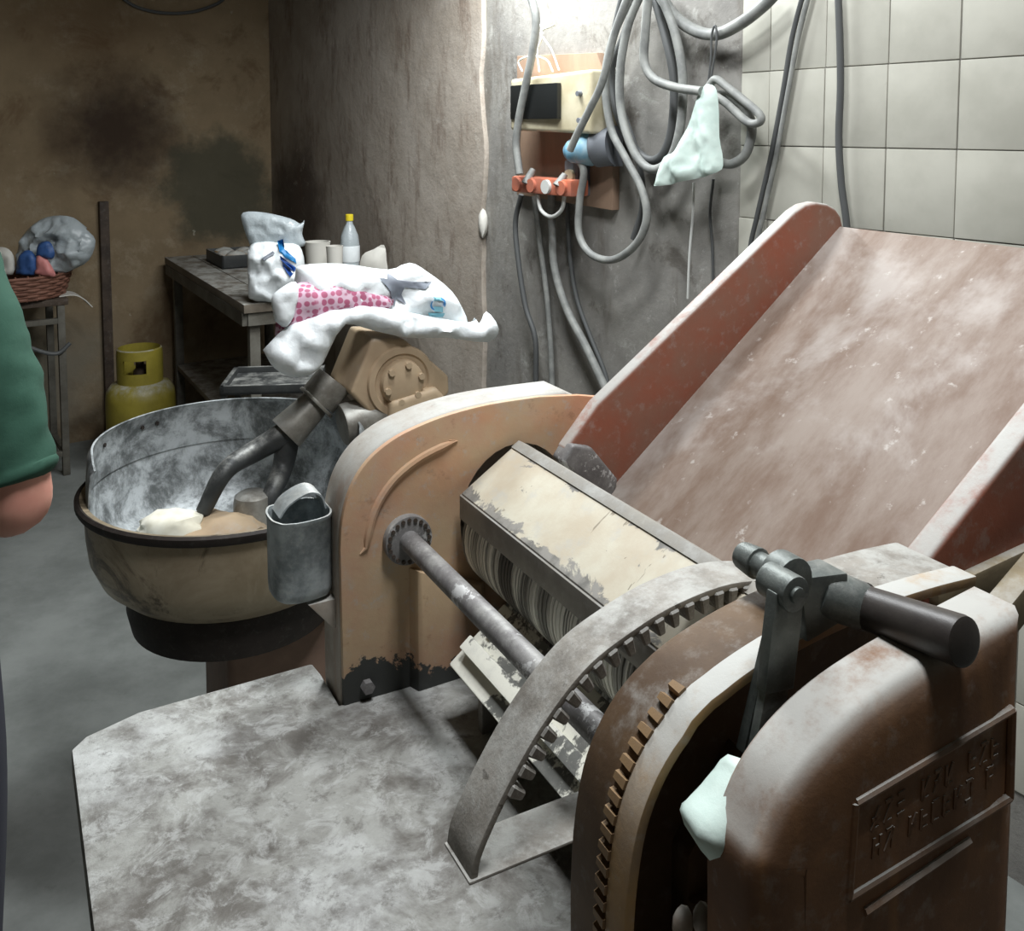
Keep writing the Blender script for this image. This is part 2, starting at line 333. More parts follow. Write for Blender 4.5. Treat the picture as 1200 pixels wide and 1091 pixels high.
def smoothp(pts, n=6):                             # Catmull-Rom
    pts = [V(p) for p in pts]; out = []
    P = [pts[0] * 2 - pts[1]] + pts + [pts[-1] * 2 - pts[-2]]
    for i in range(1, len(P) - 2):
        for j in range(n):
            t = j / n; a, b, c, d = P[i - 1:i + 3]
            out.append(.5 * (2 * b + (c - a) * t + (2 * a - 5 * b + 4 * c - d) * t * t + (3 * b - a - 3 * c + d) * t ** 3))
    return out + [pts[-1]]
def cut(o, cutter):
    md = o.modifiers.new('b', 'BOOLEAN'); md.object = cutter; md.operation = 'DIFFERENCE'; md.solver = 'EXACT'
    dg = bpy.context.evaluated_depsgraph_get(); me = bpy.data.meshes.new_from_object(o.evaluated_get(dg))
    o.modifiers.clear(); o.data = me; bpy.data.objects.remove(cutter)
    me.set_sharp_from_angle(angle=math.radians(38))
class Pillow:
    """soft bag: an outline (a, b) in metres, puffed to both sides along w"""
    def __init__(s, outline, front, back, res, seed=0, wr=.25, ws=9, k=None):
        s.o = [V(p) for p in smoothp([V((x, y, 0)) for x, y in outline + outline[:1]], 3)][:-1]; s.o = [V((p.x, p.y)) for p in s.o]
        s.f, s.bk, s.seed, s.wr, s.ws = front, back, seed, wr, ws
        xs = [p.x for p in s.o]; ys = [p.y for p in s.o]; s.k = k or .3 * min(max(xs) - min(xs), max(ys) - min(ys))
        n = len(s.o); pts = list(s.o); x = min(xs)
        while x < max(xs):
            y = min(ys)
            while y < max(ys):
                q = V((x + random.uniform(-.2, .2) * res, y + random.uniform(-.2, .2) * res))
                if s.inside(q) and s.d(q) > res * .5: pts.append(q)
                y += res
            x += res
        r = delaunay_2d_cdt(pts, [(i, (i + 1) % n) for i in range(n)], [], 1, 1e-6); s.v, s.t = r[0], r[2]
    def inside(s, q):
        c = False; n = len(s.o)
        for i in range(n):
            a, b = s.o[i], s.o[i - 1]
            if (a.y > q.y) != (b.y > q.y) and q.x < (b.x - a.x) * (q.y - a.y) / (b.y - a.y) + a.x: c = not c
        return c
    def d(s, q):
        m = 9
        for i in range(len(s.o)):
            a, b = s.o[i - 1], s.o[i]; ab = b - a; t = max(0, min(1, (q - a).dot(ab) / max(ab.length_squared, 1e-12)))
            m = min(m, (q - a - ab * t).length)
        return m
    def h(s, q, side=1):
        t = min(s.d(q) / s.k, 1); e = math.sqrt(t * (2 - t)); p = V((q.x * s.ws, q.y * s.ws, s.seed + 7 * side))
        nz = 1 - s.wr * (1.6 * abs(noise.noise(p)) + .9 * abs(noise.noise(p * 2.3)) + .3 * noise.noise(p * 5) )
        return e * nz * (s.f if side > 0 else -s.bk)
    def mesh(s, fn):
        b = MB(); n = len(s.o); top = [b.b.verts.new(fn(q.x, q.y, s.h(q))) for q in s.v]
        bot = [top[i] if s.d(q) < 1e-5 else b.b.verts.new(fn(q.x, q.y, s.h(q, -1))) for i, q in enumerate(s.v)]
        for f in s.t:
            try: b.b.faces.new([top[i] for i in f])
            except ValueError: pass
            g = [bot[i] for i in f][::-1]
            if any(bot[i] is not top[i] for i in f): b.b.faces.new(g)
        return b
    def decal(s, poly, fn, lift=.002, res=.008):
        p = Pillow.__new__(Pillow); p.o = [V(q) for q in poly]; n = len(poly); pts = list(p.o)
        xs = [q.x for q in p.o]; ys = [q.y for q in p.o]; x = min(xs)
        while x < max(xs):
            y = min(ys)
            while y < max(ys):
                q = V((x, y))
                if p.inside(q) and p.d(q) > res * .3: pts.append(q)
                y += res
            x += res
        r = delaunay_2d_cdt(pts, [(i, (i + 1) % n) for i in range(n)], [], 1, 1e-6); b = MB()
        a = [b.b.verts.new(fn(q.x, q.y, s.h(q) + lift)) for q in r[0]]; c = [b.b.verts.new(fn(q.x, q.y, s.h(q) - .001)) for q in r[0]]
        for f in r[2]: b.b.faces.new([a[i] for i in f]); b.b.faces.new([c[i] for i in f][::-1])
        return b
# ------------------------------------------------------------------ the room
def wl(s, off, z): return WQ + WD * s + WN * off + V((0, 0, z))      # right wall frame: along, out of the wall, up
ROOM_L, ROOM_W, ROOM_H = 7.0, 4.2, 3.0
def wbox(s0, s1, o0, o1, z0, z1):
    b = MB(); b.hexa([wl(s, o, z0) for s, o in ((s0, o0), (s1, o0), (s1, o1), (s0, o1))] + [wl(s, o, z1) for s, o in ((s0, o0), (s1, o0), (s1, o1), (s0, o1))]); return b
e0, e1 = SK - ROOM_L, SK
tag(wbox(e0 - .15, e1 + .15, -.15, ROOM_W + .15, -.12, 0).build('floor', 'floor'), 'grey concrete bakery floor', None, kind='structure')
tag(wbox(e0 - .15, e1 + .15, -.15, ROOM_W + .15, ROOM_H, ROOM_H + .1).build('ceiling', 'ceiling'), kind='structure')
tag(wbox(e1, e1 + .15, 0, ROOM_W, 0, ROOM_H).build('wall_back', 'wall_back'), kind='structure')
tag(wbox(e0 - .15, e0, 0, ROOM_W, 0, ROOM_H).build('wall_front', 'wall_other'), kind='structure')
tag(wbox(e0 - .15, e1 + .15, ROOM_W, ROOM_W + .15, 0, ROOM_H).build('wall_left', 'wall_other'), kind='structure')
wr = tag(wbox(e0 - .15, e1 + .15, -.15, 0, 0, ROOM_H).build('wall_right', 'wall_bare'), kind='structure')
# smoked plaster coat with a ragged edge
s570 = (on_wall(570, 100) - WQ).dot(WD)
poly = [(e1, 0)] + [(e1, ROOM_H)]; zz = ROOM_H
edge = []
for i in range(61):
    z = ROOM_H * (1 - i / 60); edge.append((s570 + .025 * noise.noise(V((0, 1.5, z * 5))) + .016 * noise.noise(V((3, 0, z * 17))), z))
b = MB(); b.prism([(e1, 0), (e1, ROOM_H)] + edge, lambda a, c, w: wl(a, w, c), -.002, .02); b.build('plaster_layer', 'wall_smoke', wr, bev=.006)
# tiles
zt = on_wall(1041, 75).z; TH, TW = .1875, .167; s0 = (on_wall(1041, 120) - WQ).dot(WD)
b = MB(); b.box((-TW / 2 + .0011, -.004, -TH / 2 + .0011), (TW / 2 - .0011, .009, TH / 2 - .0011)); tile0 = b.build('tile', 'tile', wr, bev=.0025)
tm = tile0.data; first = True; ang = math.atan2(WD.y, WD.x)
for r in range(-8, 6):
    for c in range(-9, 3):
        wdt = 1.0
        cx = s0 + (c + .5) * TW; cz = zt + (r + .5) * TH
        if c == 2:
            if random.random() < .0: continue
            wdt = .55; cx = s0 + 2 * TW + .55 * TW / 2
        o = tile0 if first else bpy.data.objects.new('tile', tm)
        if not first: COL.objects.link(o); o.parent = wr
        first = False; o.scale = (wdt, 1, 1)
        o.location = wl(cx, random.uniform(-.001, .0015), cz); o.rotation_euler = (random.uniform(-.004, .004), 0, ang + math.pi + random.uniform(-.006, .006))
# post on the back wall
def backp(x, y, off=0): return on_back(x, y, off)
p0 = on_back(121, 236, .02)
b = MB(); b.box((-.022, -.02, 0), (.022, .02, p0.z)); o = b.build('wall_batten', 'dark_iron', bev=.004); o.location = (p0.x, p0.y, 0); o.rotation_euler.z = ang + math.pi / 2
tag(o, 'dark upright batten fixed to the sooty brown wall', 'batten')
b = MB(); b.tube(smoothp([on_back(x, y, .012) for x, y in ((138, -6), (160, 8), (190, 15), (225, 14), (255, 4), (268, -8))]), .008); tag(b.build('wall_cable', 'cable_dark'), 'dark cable sagging across the sooty brown wall', 'cable')
# ------------------------------------------------------------------ dough sheeter
U0, V0 = .5, .75
SH = thing('dough_sheeter', 'old flour-dusted dough sheeter with roller, toothed arches and sloping wooden chute', 'dough sheeter', FU * U0 + AV * V0, AM)
L = lambda u, v, z: V((u - U0, v - V0, z))
Lp = lambda a, c, w: L(a, w, c)                       # profile (u, z) swept along v
def part(b, name, mat, parent=SH, **k): return b.build(name, mat, parent, **k)
ARCH = [(.333, 1.06), (.336, 1.095), (.347, 1.131), (.368, 1.160), (.398, 1.180), (.432, 1.192), (.475, 1.201), (.53, 1.206), (.60, 1.206)]
def arch(pre=(), post=(), off=0):
    return list(pre) + ARCH + list(post)
smo = lambda pts, n=4: [(p.x, p.y) for p in smoothp([V((a, c, 0)) for a, c in pts], n)]
AS = smo(ARCH)
# far housing: hollow casting
b = MB(); b.prism([(.335, .0)] + AS + [(.645, 1.205), (.662, 1.196), (.668, 1.17), (.668, .0)], Lp, 1.052, 1.118)
fh = part(b, 'side_housing', 'cast_side', bev=.008, seg=3)
b = MB(); b.prism([(.335, .862)] + AS + [(.66, 1.2), (.70, 1.192), (.712, 1.17), (.712, .862)], Lp, 1.045, 1.054)
fp = part(b, 'face_plate', 'cast_tan', bev=.003)
for o, w0 in ((fh, 1.0), (fp, 1.0)):
    cb = MB(); cb.prism([(.566 + .079 * math.cos(a), 1.060 + .09 * math.sin(a)) for a in [2 * math.pi * i / 32 for i in range(32)]], Lp, 1.0, 1.10)
    cut(o, cb.build('cutter', 'dark_iron', SH))
# raised bead and rib on the plate
ins = [(a + .03 * (1 if a < .46 else .3), c - .03) for a, c in AS]
b = MB(); b.tube([L(a, 1.045, c) for a, c in [(.357, 1.05)] + ins[3:24]], [.001, .003, .0045] + [.005] * 16 + [.0035, .002, .0005], 8); part(b, 'bead', 'cast_tan', fp)
b = MB(); b.hexa([L(.418, 1.046, .864), L(.424, 1.030, .864), L(.53, 1.034, .864), L(.53, 1.046, .864), L(.418, 1.046, 1.02), L(.424, 1.030, 1.02), L(.51, 1.034, .98), L(.52, 1.046, .98)]); part(b, 'rib', 'cast_tan', fp, bev=.002)
b = MB(); b.tube([L(.363, 1.046, .888), L(.363, 1.036, .888)], .008, 6); part(b, 'bolt', 'rod_metal', fp, smooth=False)
# bed (front table)
b = MB(); b.prism([(.048, .30), (.046, 1.11), (.062, 1.128), (.12, 1.148), (.328, 1.152), (.331, 1.122), (.331, 1.05), (.56, 1.044), (.56, .525), (.331, .52), (.331, .30)], lambda a, c, w: L(a, c, w), .842, .87)
part(b, 'bed', 'bed', bev=.004)
b = MB(); b.box(L(.10, .42, .0), L(.16, .48, .842)); b.box(L(.10, 1.06, 0), L(.16, 1.12, .842)); b.box(L(.10, .48, .70), L(.14, 1.06, .76)); part(b, 'bed_support', 'mixer_base', bev=.003)
b = MB(); b.box(L(.36, .40, .0), L(.66, .52, .842)); part(b, 'pedestal', 'mixer_base', bev=.006)
b = MB(); b.box(L(.62, .52, .15), L(.65, 1.052, .80)); part(b, 'cross_panel', 'mixer_base', bev=.004)
# rollers
def roller(u, z, r):
    n = 90; pr = []
    b = MB(); b.tube([L(u, 1.09, z), L(u, 1.035, z)], r * .45, 20); b.tube([L(u, .55, z), L(u, .505, z)], r * .45, 20)
    pts = []; rs = []; v = 1.035; g = random.Random(3)
    while v > .548:
        wd = g.uniform(.004, .0085)
        for dv, rr in ((0, r), (wd * .72, r), (wd * .78, r - .0022), (wd * .97, r - .0022)): pts.append(L(u, v - dv, z)); rs.append(rr)
        v -= wd
    b.tube(pts, rs, 32); return b
part(roller(.553, 1.044, .068), 'roller', 'roller'); part(roller(.602, .918, .064), 'roller', 'roller')
# guard over the upper roller
b = MB(); P1, P2 = (.482, 1.106), (.560, 1.157)
b.prism([(.488, 1.075), (.482, 1.076), P1, P2, (.572, 1.150), (.57, 1.146), (.561, 1.1515), (.487, 1.102)], Lp, .535, 1.03); gd = part(b, 'roller_guard', 'cream_guard', bev=.0015)
b = MB(); b.prism([(.480, 1.074), (.480, 1.103), (.4835, 1.1045), (.4835, 1.074)], Lp, .535, 1.032); part(b, 'guard_lip', 'guard_edge', gd, bev=.0008)
b = MB(); b.prism([(.550, 1.1525), (.561, 1.1595), (.574, 1.152), (.572, 1.148), (.56, 1.155)], Lp, .535, 1.03); part(b, 'guard_edge', 'guard_edge', gd, bev=.0008)
# gear disc and rod
RU, RZ = .415, 1.058
b = MB(); b.tube([L(RU, 1.046, RZ), L(RU, 1.034, RZ)], .030, 40); disc = part(b, 'gear_disc', 'rod_metal', bev=.002)
for i in range(20):
    a = 2 * math.pi * i / 20
    if i: o = bpy.data.objects.new('gear_stud', st0); COL.objects.link(o); o.parent = disc
    else:
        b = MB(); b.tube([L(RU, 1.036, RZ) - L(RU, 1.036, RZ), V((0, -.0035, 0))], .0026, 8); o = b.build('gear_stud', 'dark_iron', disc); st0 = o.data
    o.location = L(RU + .0255 * math.cos(a), 1.036, RZ + .0255 * math.sin(a))
b = MB(); b.tube([L(RU, 1.04, RZ), L(RU, .60, RZ)], .0125, 24); part(b, 'adjusting_rod', 'rod_metal')
# scraper plate below the rod
b = MB(); b.prism([(.434, .936), (.505, .990), (.501, .996), (.430, .942)], Lp, .535, .955); sp = part(b, 'scraper_plate', 'scraper', bev=.002)
b = MB(); b.prism([(.448, .953), (.462, .964), (.452, .976), (.438, .965)], Lp, .54, .945); part(b, 'scraper_bar', 'scraper', sp, bev=.002)
for vv in (.93, .80, .70): 
    b = MB(); b.tube([L(.478, vv, .975), L(.473, vv, .983)], .008, 6); part(b, 'bolt', 'rod_metal', sp, smooth=False)
for v_ in (.92, .54): b = MB(); b.box(L(.455, v_, .865), L(.495, v_ + .01, .965)); part(b, 'scraper_bracket', 'guard_edge', sp)
# toothed arch in front of the near housing (stands between guard and housing)
far = [on_v(x, y, .65) for x, y in ((523, 988), (530, 955), (560, 890), (600, 820), (650, 755), (700, 715), (760, 680), (830, 658), (905, 662), (960, 685))]
arc1 = smo([(p.x, p.z) for p in far], 6)
b = MB(); b.strip(arc1, Lp,   .606, .65, .006); a1 = part(b, 'toothed_arch', 'grey_metal', bev=.0015)
ctr = V((.545, .90)); tot = [0]
for i in range(1, len(arc1)): tot.append(tot[-1] + (V(arc1[i]) - V(arc1[i - 1])).length)
def at_len(path, tt, s):
    for i in range(1, len(path)):
        if tt[i] >= s or i == len(path) - 1:
            f = (s - tt[i - 1]) / max(tt[i] - tt[i - 1], 1e-9); a, c = V(path[i - 1]), V(path[i]); d = (c - a).normalized(); return a + (c - a) * f, d
tooth_me = None; s = .05
b = MB(); b.hexa([V(q) for q in ((-.0036, -.009, -.015), (.0036, -.009, -.015), (.0036, .013, -.016), (-.0036, .013, -.016), (-.0052, -.009, .0), (.0052, -.009, .0), (.0052, .013, .0), (-.0052, .013, .0))])
bmesh.ops.bevel(b.b, geom=list(b.b.edges), offset=.0016, segments=1, affect='EDGES')
def put_teeth(path, mat, parent, v, start, end, step, lift, src, flip=1):
    tt = [0]
    for i in range(1, len(path)): tt.append(tt[-1] + (V(path[i]) - V(path[i - 1])).length)
    s = start
    while s < min(end, tt[-1]):
        p, d = at_len(path, tt, s); n = V((-d.y, d.x))
        o = bpy.data.objects.new('tooth', src); COL.objects.link(o); o.parent = parent
        q = p + n * lift
        m = Matrix(((d.x, 0, n.x), (0, flip, 0), (d.y, 0, n.y))).to_4x4(); m.translation = L(q.x, v, q.y); o.matrix_local = m
        s += step
o = b.build('tooth', 'grey_metal', a1, smooth=False); src = o.data; bpy.data.objects.remove(o)
put_teeth(arc1, 'grey_metal', a1, .613, .07, 9, .0162, -.004, src)
# foot bar of the arch and the arm that carries it from the near housing
fu, fz = arc1[0]
b = MB(); b.hexa([L(fu - .002, .604, fz - .0015), L(.47, .604, fz - .0015), L(.47, .65, fz - .0015), L(fu - .002, .65, fz - .0015), L(fu - .002, .604, fz + .0015), L(.47, .604, fz + .0015), L(.47, .65, fz + .0015), L(fu - .002, .65, fz + .0015)])
part(b, 'foot_bar', 'grey_metal', a1, bev=.0015)
b = MB(); b.box(L(.41, .515, fz - .012), L(.47, .61, fz - .001)); part(b, 'foot_bracket', 'grey_metal', a1)
# near housing, inner cheek with rim (hollow)
RIM = smo([(.328, .84), (.327, .95), (.326, 1.04)] + [(a - .005, c + .001) for a, c in ARCH[1:]] + [(.65, 1.204)], 4)
b = MB(); b.prism([(.345, .84)] + [(a + .01, c - .012) for a, c in RIM[6:]] + [(.65, .84)], Lp, .508, .522); part(b, 'inner_cheek', 'dark_brown')
ks = next(i for i, q in enumerate(RIM) if q[0] > .50)
b = MB(); b.strip(RIM[:ks + 1], Lp, .477, .524, .008); part(b, 'rim_band', 'dark_brown', bev=.001)
b = MB(); b.strip([(a, c + .001) for a, c in RIM[ks:]], Lp, .4785, .532, .012); part(b, 'top_plate', 'grey_metal', bev=.002)
RIM2 = [(a - .003 if a < .4 else a, c + .003 if a > .37 else c) for a, c in RIM]
b = MB(); b.strip(RIM2, Lp, .457, .478, .008); rf = part(b, 'rim_flange', 'ochre_rim', bev=.0015)
b = MB(); b.hexa([V(q) for q in ((-.0032, 0, -.004), (.0032, 0, -.004), (.0032, .014, -.004), (-.0032, .014, -.004), (-.003, 0, .0022), (.003, 0, .0022), (.0022, .013, .001), (-.0022, .013, .001))])
o = b.build('tooth', 'tooth_brown', rf, smooth=False); src2 = o.data; bpy.data.objects.remove(o)
put_teeth(RIM2, 'ochre_rim', rf, .477, .17, .37, .0112, 0, src2)
# things inside the hollow: hub, arm, bolt
b = MB(); b.tube([L(.47, .51, 1.06), L(.47, .475, 1.06)], .045, 32); b.prism([(.40, .93), (.50, .93), (.51, 1.06), (.45, 1.11), (.40, 1.05)], Lp, .49, .51); hb = part(b, 'hub', 'dark_brown', bev=.002)
b = MB(); b.tube([L(.438, .492, 1.085), L(.438, .478, 1.085)], .016, 16); part(b, 'bolt', 'dark_brown', hb)
# near outer cover
def f37(x, y): p = on_v(x, y, .372); return (p.x, p.z)
CP = smo([(.352, .86), (.353, 1.0), (.353, 1.08)] + [f37(*q) for q in ((889, 1040), (905, 992), (942, 920), (1000, 853), (1080, 793), (1200, 724))], 5)
end = (.585, CP[-1][1] + .001)
loop = [(.352, 0)] + [q for q in CP if q[0] < .535] + [(.586, CP[-1][1] + .001), (.586, 0)]
def inset(path, d):
    out = []; n = len(path)
    for i in range(n):
        if path[i][1] == 0: out.append((path[i][0] + (d if i == 0 else -d), 0)); continue
        e1_ = (V(path[i]) - V(path[i - 1])).normalized(); e2_ = (V(path[(i + 1) % n]) - V(path[i])).normalized()
        n1, n2 = V((e1_.y, -e1_.x)), V((e2_.y, -e2_.x)); q = V(path[i]) + (n1 + n2) / (1 + n1.dot(n2)) * d; out.append((q.x, q.y))
    return out
b = MB(); rr = [[b.b.verts.new(L(a, v, c_)) for a, c_ in inset(loop, d)] for d, v in ((.004, .418), (.0, .414), (.0, .384), (.003, .379), (.010, .3755), (.022, .3735), (.036, .372))]
for i in range(len(rr) - 1):
    for j in range(len(loop)): b.b.faces.new((rr[i][j], rr[i][(j + 1) % len(loop)], rr[i + 1][(j + 1) % len(loop)], rr[i + 1][j]))
b.b.faces.new(rr[0]); b.b.faces.new(rr[-1][::-1]); oc = part(b, 'outer_cover', 'brown_paint')
# name plate: raised frame and rows of worn, unreadable cast letters
fr = [f37(*q) for q in ((995, 1052), (1003, 941), (1187, 832), (1184, 935))]
b = MB(); q = fr + fr[:1]
for i in range(4): b.tube([L(q[i][0], .373, q[i][1]), L(q[i + 1][0], .373, q[i + 1][1])], .0032, 8)
np_ = part(b, 'name_plate', 'brown_paint', oc)
b = MB(); a_, c_ = f37(1012, 1068), f37(1135, 984); b.tube([L(a_[0], .372, a_[1]), L(c_[0], .372, c_[1])], .003, 6); part(b, 'plate_bar', 'brown_paint', np_)
g = random.Random(11)
def bl(s_, t_):                                        # bilinear on the plate
    a = V(fr[0]).lerp(V(fr[3]), s_); c = V(fr[1]).lerp(V(fr[2]), s_); return a.lerp(c, t_)
b = MB()
for row, (t0, t1, s0_, s1_, n) in enumerate(((.60, .82, .1, .93, 11), (.28, .5, .12, .9, 11))):
    for i in range(n):
        if g.random() < .12: continue
        sx = s0_ + (s1_ - s0_) * i / n; wd = (s1_ - s0_) / n * .55
        for (ax, ay, bx, by) in g.sample([(0, 0, 0, 1), (0, 1, 1, 1), (1, 0, 1, 1), (0, .5, 1, .5), (0, 0, 1, 0), (0, 0, 1, 1)], 3):
            p, q = bl(sx + ax * wd, t0 + ay * (t1 - t0)), bl(sx + bx * wd, t0 + by * (t1 - t0)); b.bar(L(p.x, .3722, p.y), L(q.x, .3722, q.y), .0022, .0022, (0, 1, 0))
part(b, 'cast_lettering', 'brown_paint', np_, smooth=False)
# lever with locking pin and grip
b = MB()
lp = [on_v(x, y, .436) for x, y in ((888, 905), (908, 800), (921, 690))]
b.bar(L(*lp[0]), L(*lp[1]), .020, .007, (0, 1, 0)); b.bar(L(*lp[1]) + V((0, 0, -.004)), L(*lp[2]), .025, .009, (0, 1, 0))
lp2 = [on_v(x, y, .455) for x, y in ((938, 800), (948, 720))]
lv = part(b, 'lever', 'lever_metal', bev=.0015)
b = MB(); b.bar(L(*lp[0]) + V((.012, .018, .0)), L(lp[2].x + .02, .452, lp[2].z - .01), .024, .008, (0, 1, 0)); part(b, 'lever_arm', 'lever_metal', lv, bev=.0015)
pv = lp[2]
b = MB(); b.tube([L(pv.x, .427, pv.z), L(pv.x, .452, pv.z)], .0115, 24); b.tube([L(pv.x, .43, pv.z), L(pv.x, .4245, pv.z)], .0055, 16); part(b, 'pivot_bolt', 'lever_metal', lv, bev=.0012)
b = MB(); b.tube([L(pv.x + .013, .442, pv.z - .002), L(pv.x + .013, .458, pv.z - .002)], .0165, 24); part(b, 'washer', 'lever_metal', lv, bev=.0012)
pk = on_v(908, 672, .50)
b = MB(); b.tube([L(pk.x, .47, pk.z), L(pk.x, .52, pk.z)], .0095, 16); b.tube([L(pk.x, .517, pk.z), L(pk.x, .535, pk.z)], [.012, .010], 16); part(b, 'locking_pin', 'lever_metal', lv, bev=.0012)
h0 = on_v(1012, 711, .438); h1 = on_v(1132, 753, .362)
b = MB(); r0 = on_v(955, 690, .455)
b.hexa([L(r0.x - .015, .446, r0.z - .03), L(r0.x + .015, .44, r0.z - .018), L(r0.x + .015, .466, r0.z - .018), L(r0.x - .015, .466, r0.z - .03), L(r0.x - .022, .446, r0.z + .016), L(r0.x + .015, .44, r0.z + .014), L(r0.x + .015, .466, r0.z + .014), L(r0.x - .022, .466, r0.z + .016)])
b.tube([L(r0.x + .004, .455, r0.z - .002), L(h0.x, h0.y, h0.z)], [.017, .0155], 24); part(b, 'lever_head', 'lever_metal', lv, bev=.002)
hd = (L(*h1) - L(*h0)).normalized()
b = MB(); b.tube([L(*h0) - hd * .004, L(*h0), L(*h0) + hd * .001, L(*h1) - hd * .004, L(*h1) - hd * .001, L(*h1)], [.0158, .0158, .0142, .0155, .0150, .0125], 28); part(b, 'handle', 'black_grip', lv)
# white cover bulging from the hollow
P_ = [on_v(x, y, .412) for x, y in ((890, 892), (882, 896), (872, 905), (846, 940), (822, 966), (816, 985), (826, 1002), (846, 1016), (872, 985), (892, 945))]
pw = Pillow([(p.x, p.z) for p in P_], .012, .03, .005, 3, .12, 20)
pw.mesh(lambda a, c, w: L(a, .412 - w, c)).build('white_cover', 'rag', SH, sharp=180)
for (x, y, r) in ((800, 1084, .007), (822, 1076, .006)):
    p = on_v(x, y, .43); b = MB(); bmesh.ops.create_icosphere(b.b, subdivisions=2, radius=r, matrix=Matrix.Translation(L(*p)) @ Matrix.Diagonal((1, .8, 1.8, 1))); 
    b.b.verts.ensure_lookup_table(); part(b, 'pin', 'cast_side')
b = MB(); b.prism([(.40, .95), (.46, .95), (.46, 1.02), (.40, 1.02)], Lp, .42, .508); part(b, 'spacer_block', 'dark_brown')
# chute
def r1(x, y, v=1.0): p = on_v(x, y, v); return (p.x, p.z)
c0, c1 = V((.652, 1.062)), V((1.081, 1.407)); cd = (c1 - c0).normalized(); cn = V((-cd.y, cd.x))
b = MB(); b.prism([tuple(c0), tuple(c1), tuple(c1 - cn * .02), tuple(c0 - cn * .02)], Lp, .50, 1.005); part(b, 'chute_board', 'board', bev=.003)
lo = [tuple(c0 - cn * .005), tuple(c1 - cn * .02 - cd * .004)]
railp = [tuple(c0 - cn * .02 + cd * .045), tuple(c1 - cn * .02 - cd * .004), r1(988, 264), r1(986, 254), r1(980, 245), r1(970, 239), r1(957, 237), r1(944, 240), r1(932, 248), r1(700, 474), r1(662, 528), r1(676, 556)]
b = MB(); b.prism(railp, Lp, 1.0, 1.022); part(b, 'chute_rail', 'red_rail', bev=.005, seg=3)
b = MB(); b.prism([(a, c) for a, c in railp], Lp, .506, .53); part(b, 'chute_rail', 'red_rail', bev=.005, seg=3)
b = MB(); ea = V(r1(660, 534)); b.prism([r1(655, 540), r1(668, 519), r1(690, 522), r1(721, 560), r1(716, 580), r1(700, 585)], Lp, .992, 1.02); part(b, 'rail_end', 'rod_metal', bev=.005, seg=3)
b = MB(); b.bar(L(.66, .512, 1.16), L(.99, .512, 1.19), .03, .03); b.box(L(.93, .505, 0), L(.965, .535, 1.19)); b.box(L(.93, 1.0, 0), L(.965, 1.03, 1.27)); b.bar(L(.67, 1.05, .95), L(.96, 1.02, .9), .03, .03); b.bar(L(.66, .46, 1.15), L(.78, .475, 1.195), .02, .03)
b.bar(L(.947, .515, .6), L(.947, 1.02, .6), .03, .03); part(b, 'chute_frame', 'frame_cream', bev=.003)
# grey tin hung on the front edge
TN = thing('metal_tin', 'dented grey metal tin full of flour dust on front edge of the sheeter housing', 'tin', FU * .300 + AV * 1.10 + V((0, 0, .996)), AM)
b = MB(); n = 36; ring = []
def oval(a): 
    x = .036 * math.copysign(abs(math.cos(a)) ** .6, math.cos(a)); y = .036 * math.copysign(abs(math.sin(a)) ** .8, math.sin(a)); return x, y
pr = [(0, 0), (.9, 0), (.98, .004), (1, .012), (1, .092), (1.03, .094), (1.03, .098), (.97, .098), (.95, .09), (.93, .02), (0, .02)]
rings = []
for kx, z in pr: rings.append([b.b.verts.new((oval(2 * math.pi * i / n)[0] * kx, oval(2 * math.pi * i / n)[1] * kx, z + .0015 * noise.noise(V((i * .4, z * 40, 0)))) ) for i in range(n)] if kx else None)
for i in range(len(pr) - 1):
    for j in range(n):
        A_, B_ = rings[i], rings[i + 1]
        if A_ and B_: b.b.faces.new((A_[j], A_[(j + 1) % n], B_[(j + 1) % n], B_[j]))
b.b.faces.new(rings[1][::-1]); b.b.faces.new(rings[-2]); b.build('tin_body', 'tin', TN)
b = MB(); fl_ = smo([(-.024, .094), (-.012, .108), (.012, .118), (.028, .112), (.034, .095)], 4); b.strip(fl_, lambda a, c, w: V((a, w, c)), -.002, .034, .002); b.build('lid_flap', 'tin', TN)
b = MB(); b.box((-.02, -.02, -.006), (.035, .02, .001)); b.hexa([V(q) for q in ((.03, -.034, -.04), (.036, -.034, -.04), (.036, -.028, -.04), (.03, -.028, -.04), (.0, -.034, -.004), (.036, -.034, -.004), (.036, .0, -.004), (.0, .0, -.004))]); b.build('bracket', 'cast_side', TN, bev=.002)
# ------------------------------------------------------------------ dough mixer
bc = on_z(272, 562, .75); MXU, MXV = bc.dot(FU), bc.dot(AV)
MX = thing('dough_mixer', 'large dough mixer with dented steel bowl, floury guard and tan gear head', 'dough mixer', (bc.x, bc.y, 0), AM)
R = .318
K = lambda u, v, z: V((u - MXU, v - MXV, z))
Kp = lambda a, c, w: K(a, w, c)
b = MB(); b.lathe([(.215, .525), (.245, .54), (.283, .575), (.303, .62), (.309, .67), (.312, .735), (.322, .742), (.324, .75), (.318, .755), (.306, .752)], seg=72); bw = b.build('bowl', 'bowl', MX)
b = MB(); b.lathe([(.0, .56), (.15, .563), (.24, .585), (.285, .63), (.298, .69), (.306, .752)], seg=72); b.build('bowl_lining', 'bowl_in', bw)
b = MB(); b.lathe([(.325, .735), (.329, .742), (.329, .752), (.323, .757), (.316, .754)], seg=72); b.build('bowl_rim', 'black_iron', bw)
b = MB(); b.lathe([(0, .428), (.19, .428), (.222, .445), (.232, .49), (.228, .53), (.0, .532)], seg=60); b.build('turntable', 'black_iron', MX)
b = MB(); b.lathe([(.046, .56), (.043, .69), (.040, .705), (.03, .712), (0, .714)], seg=24, c=(0.045, .0, 0)); b.build('centre_post', 'shaft', bw)
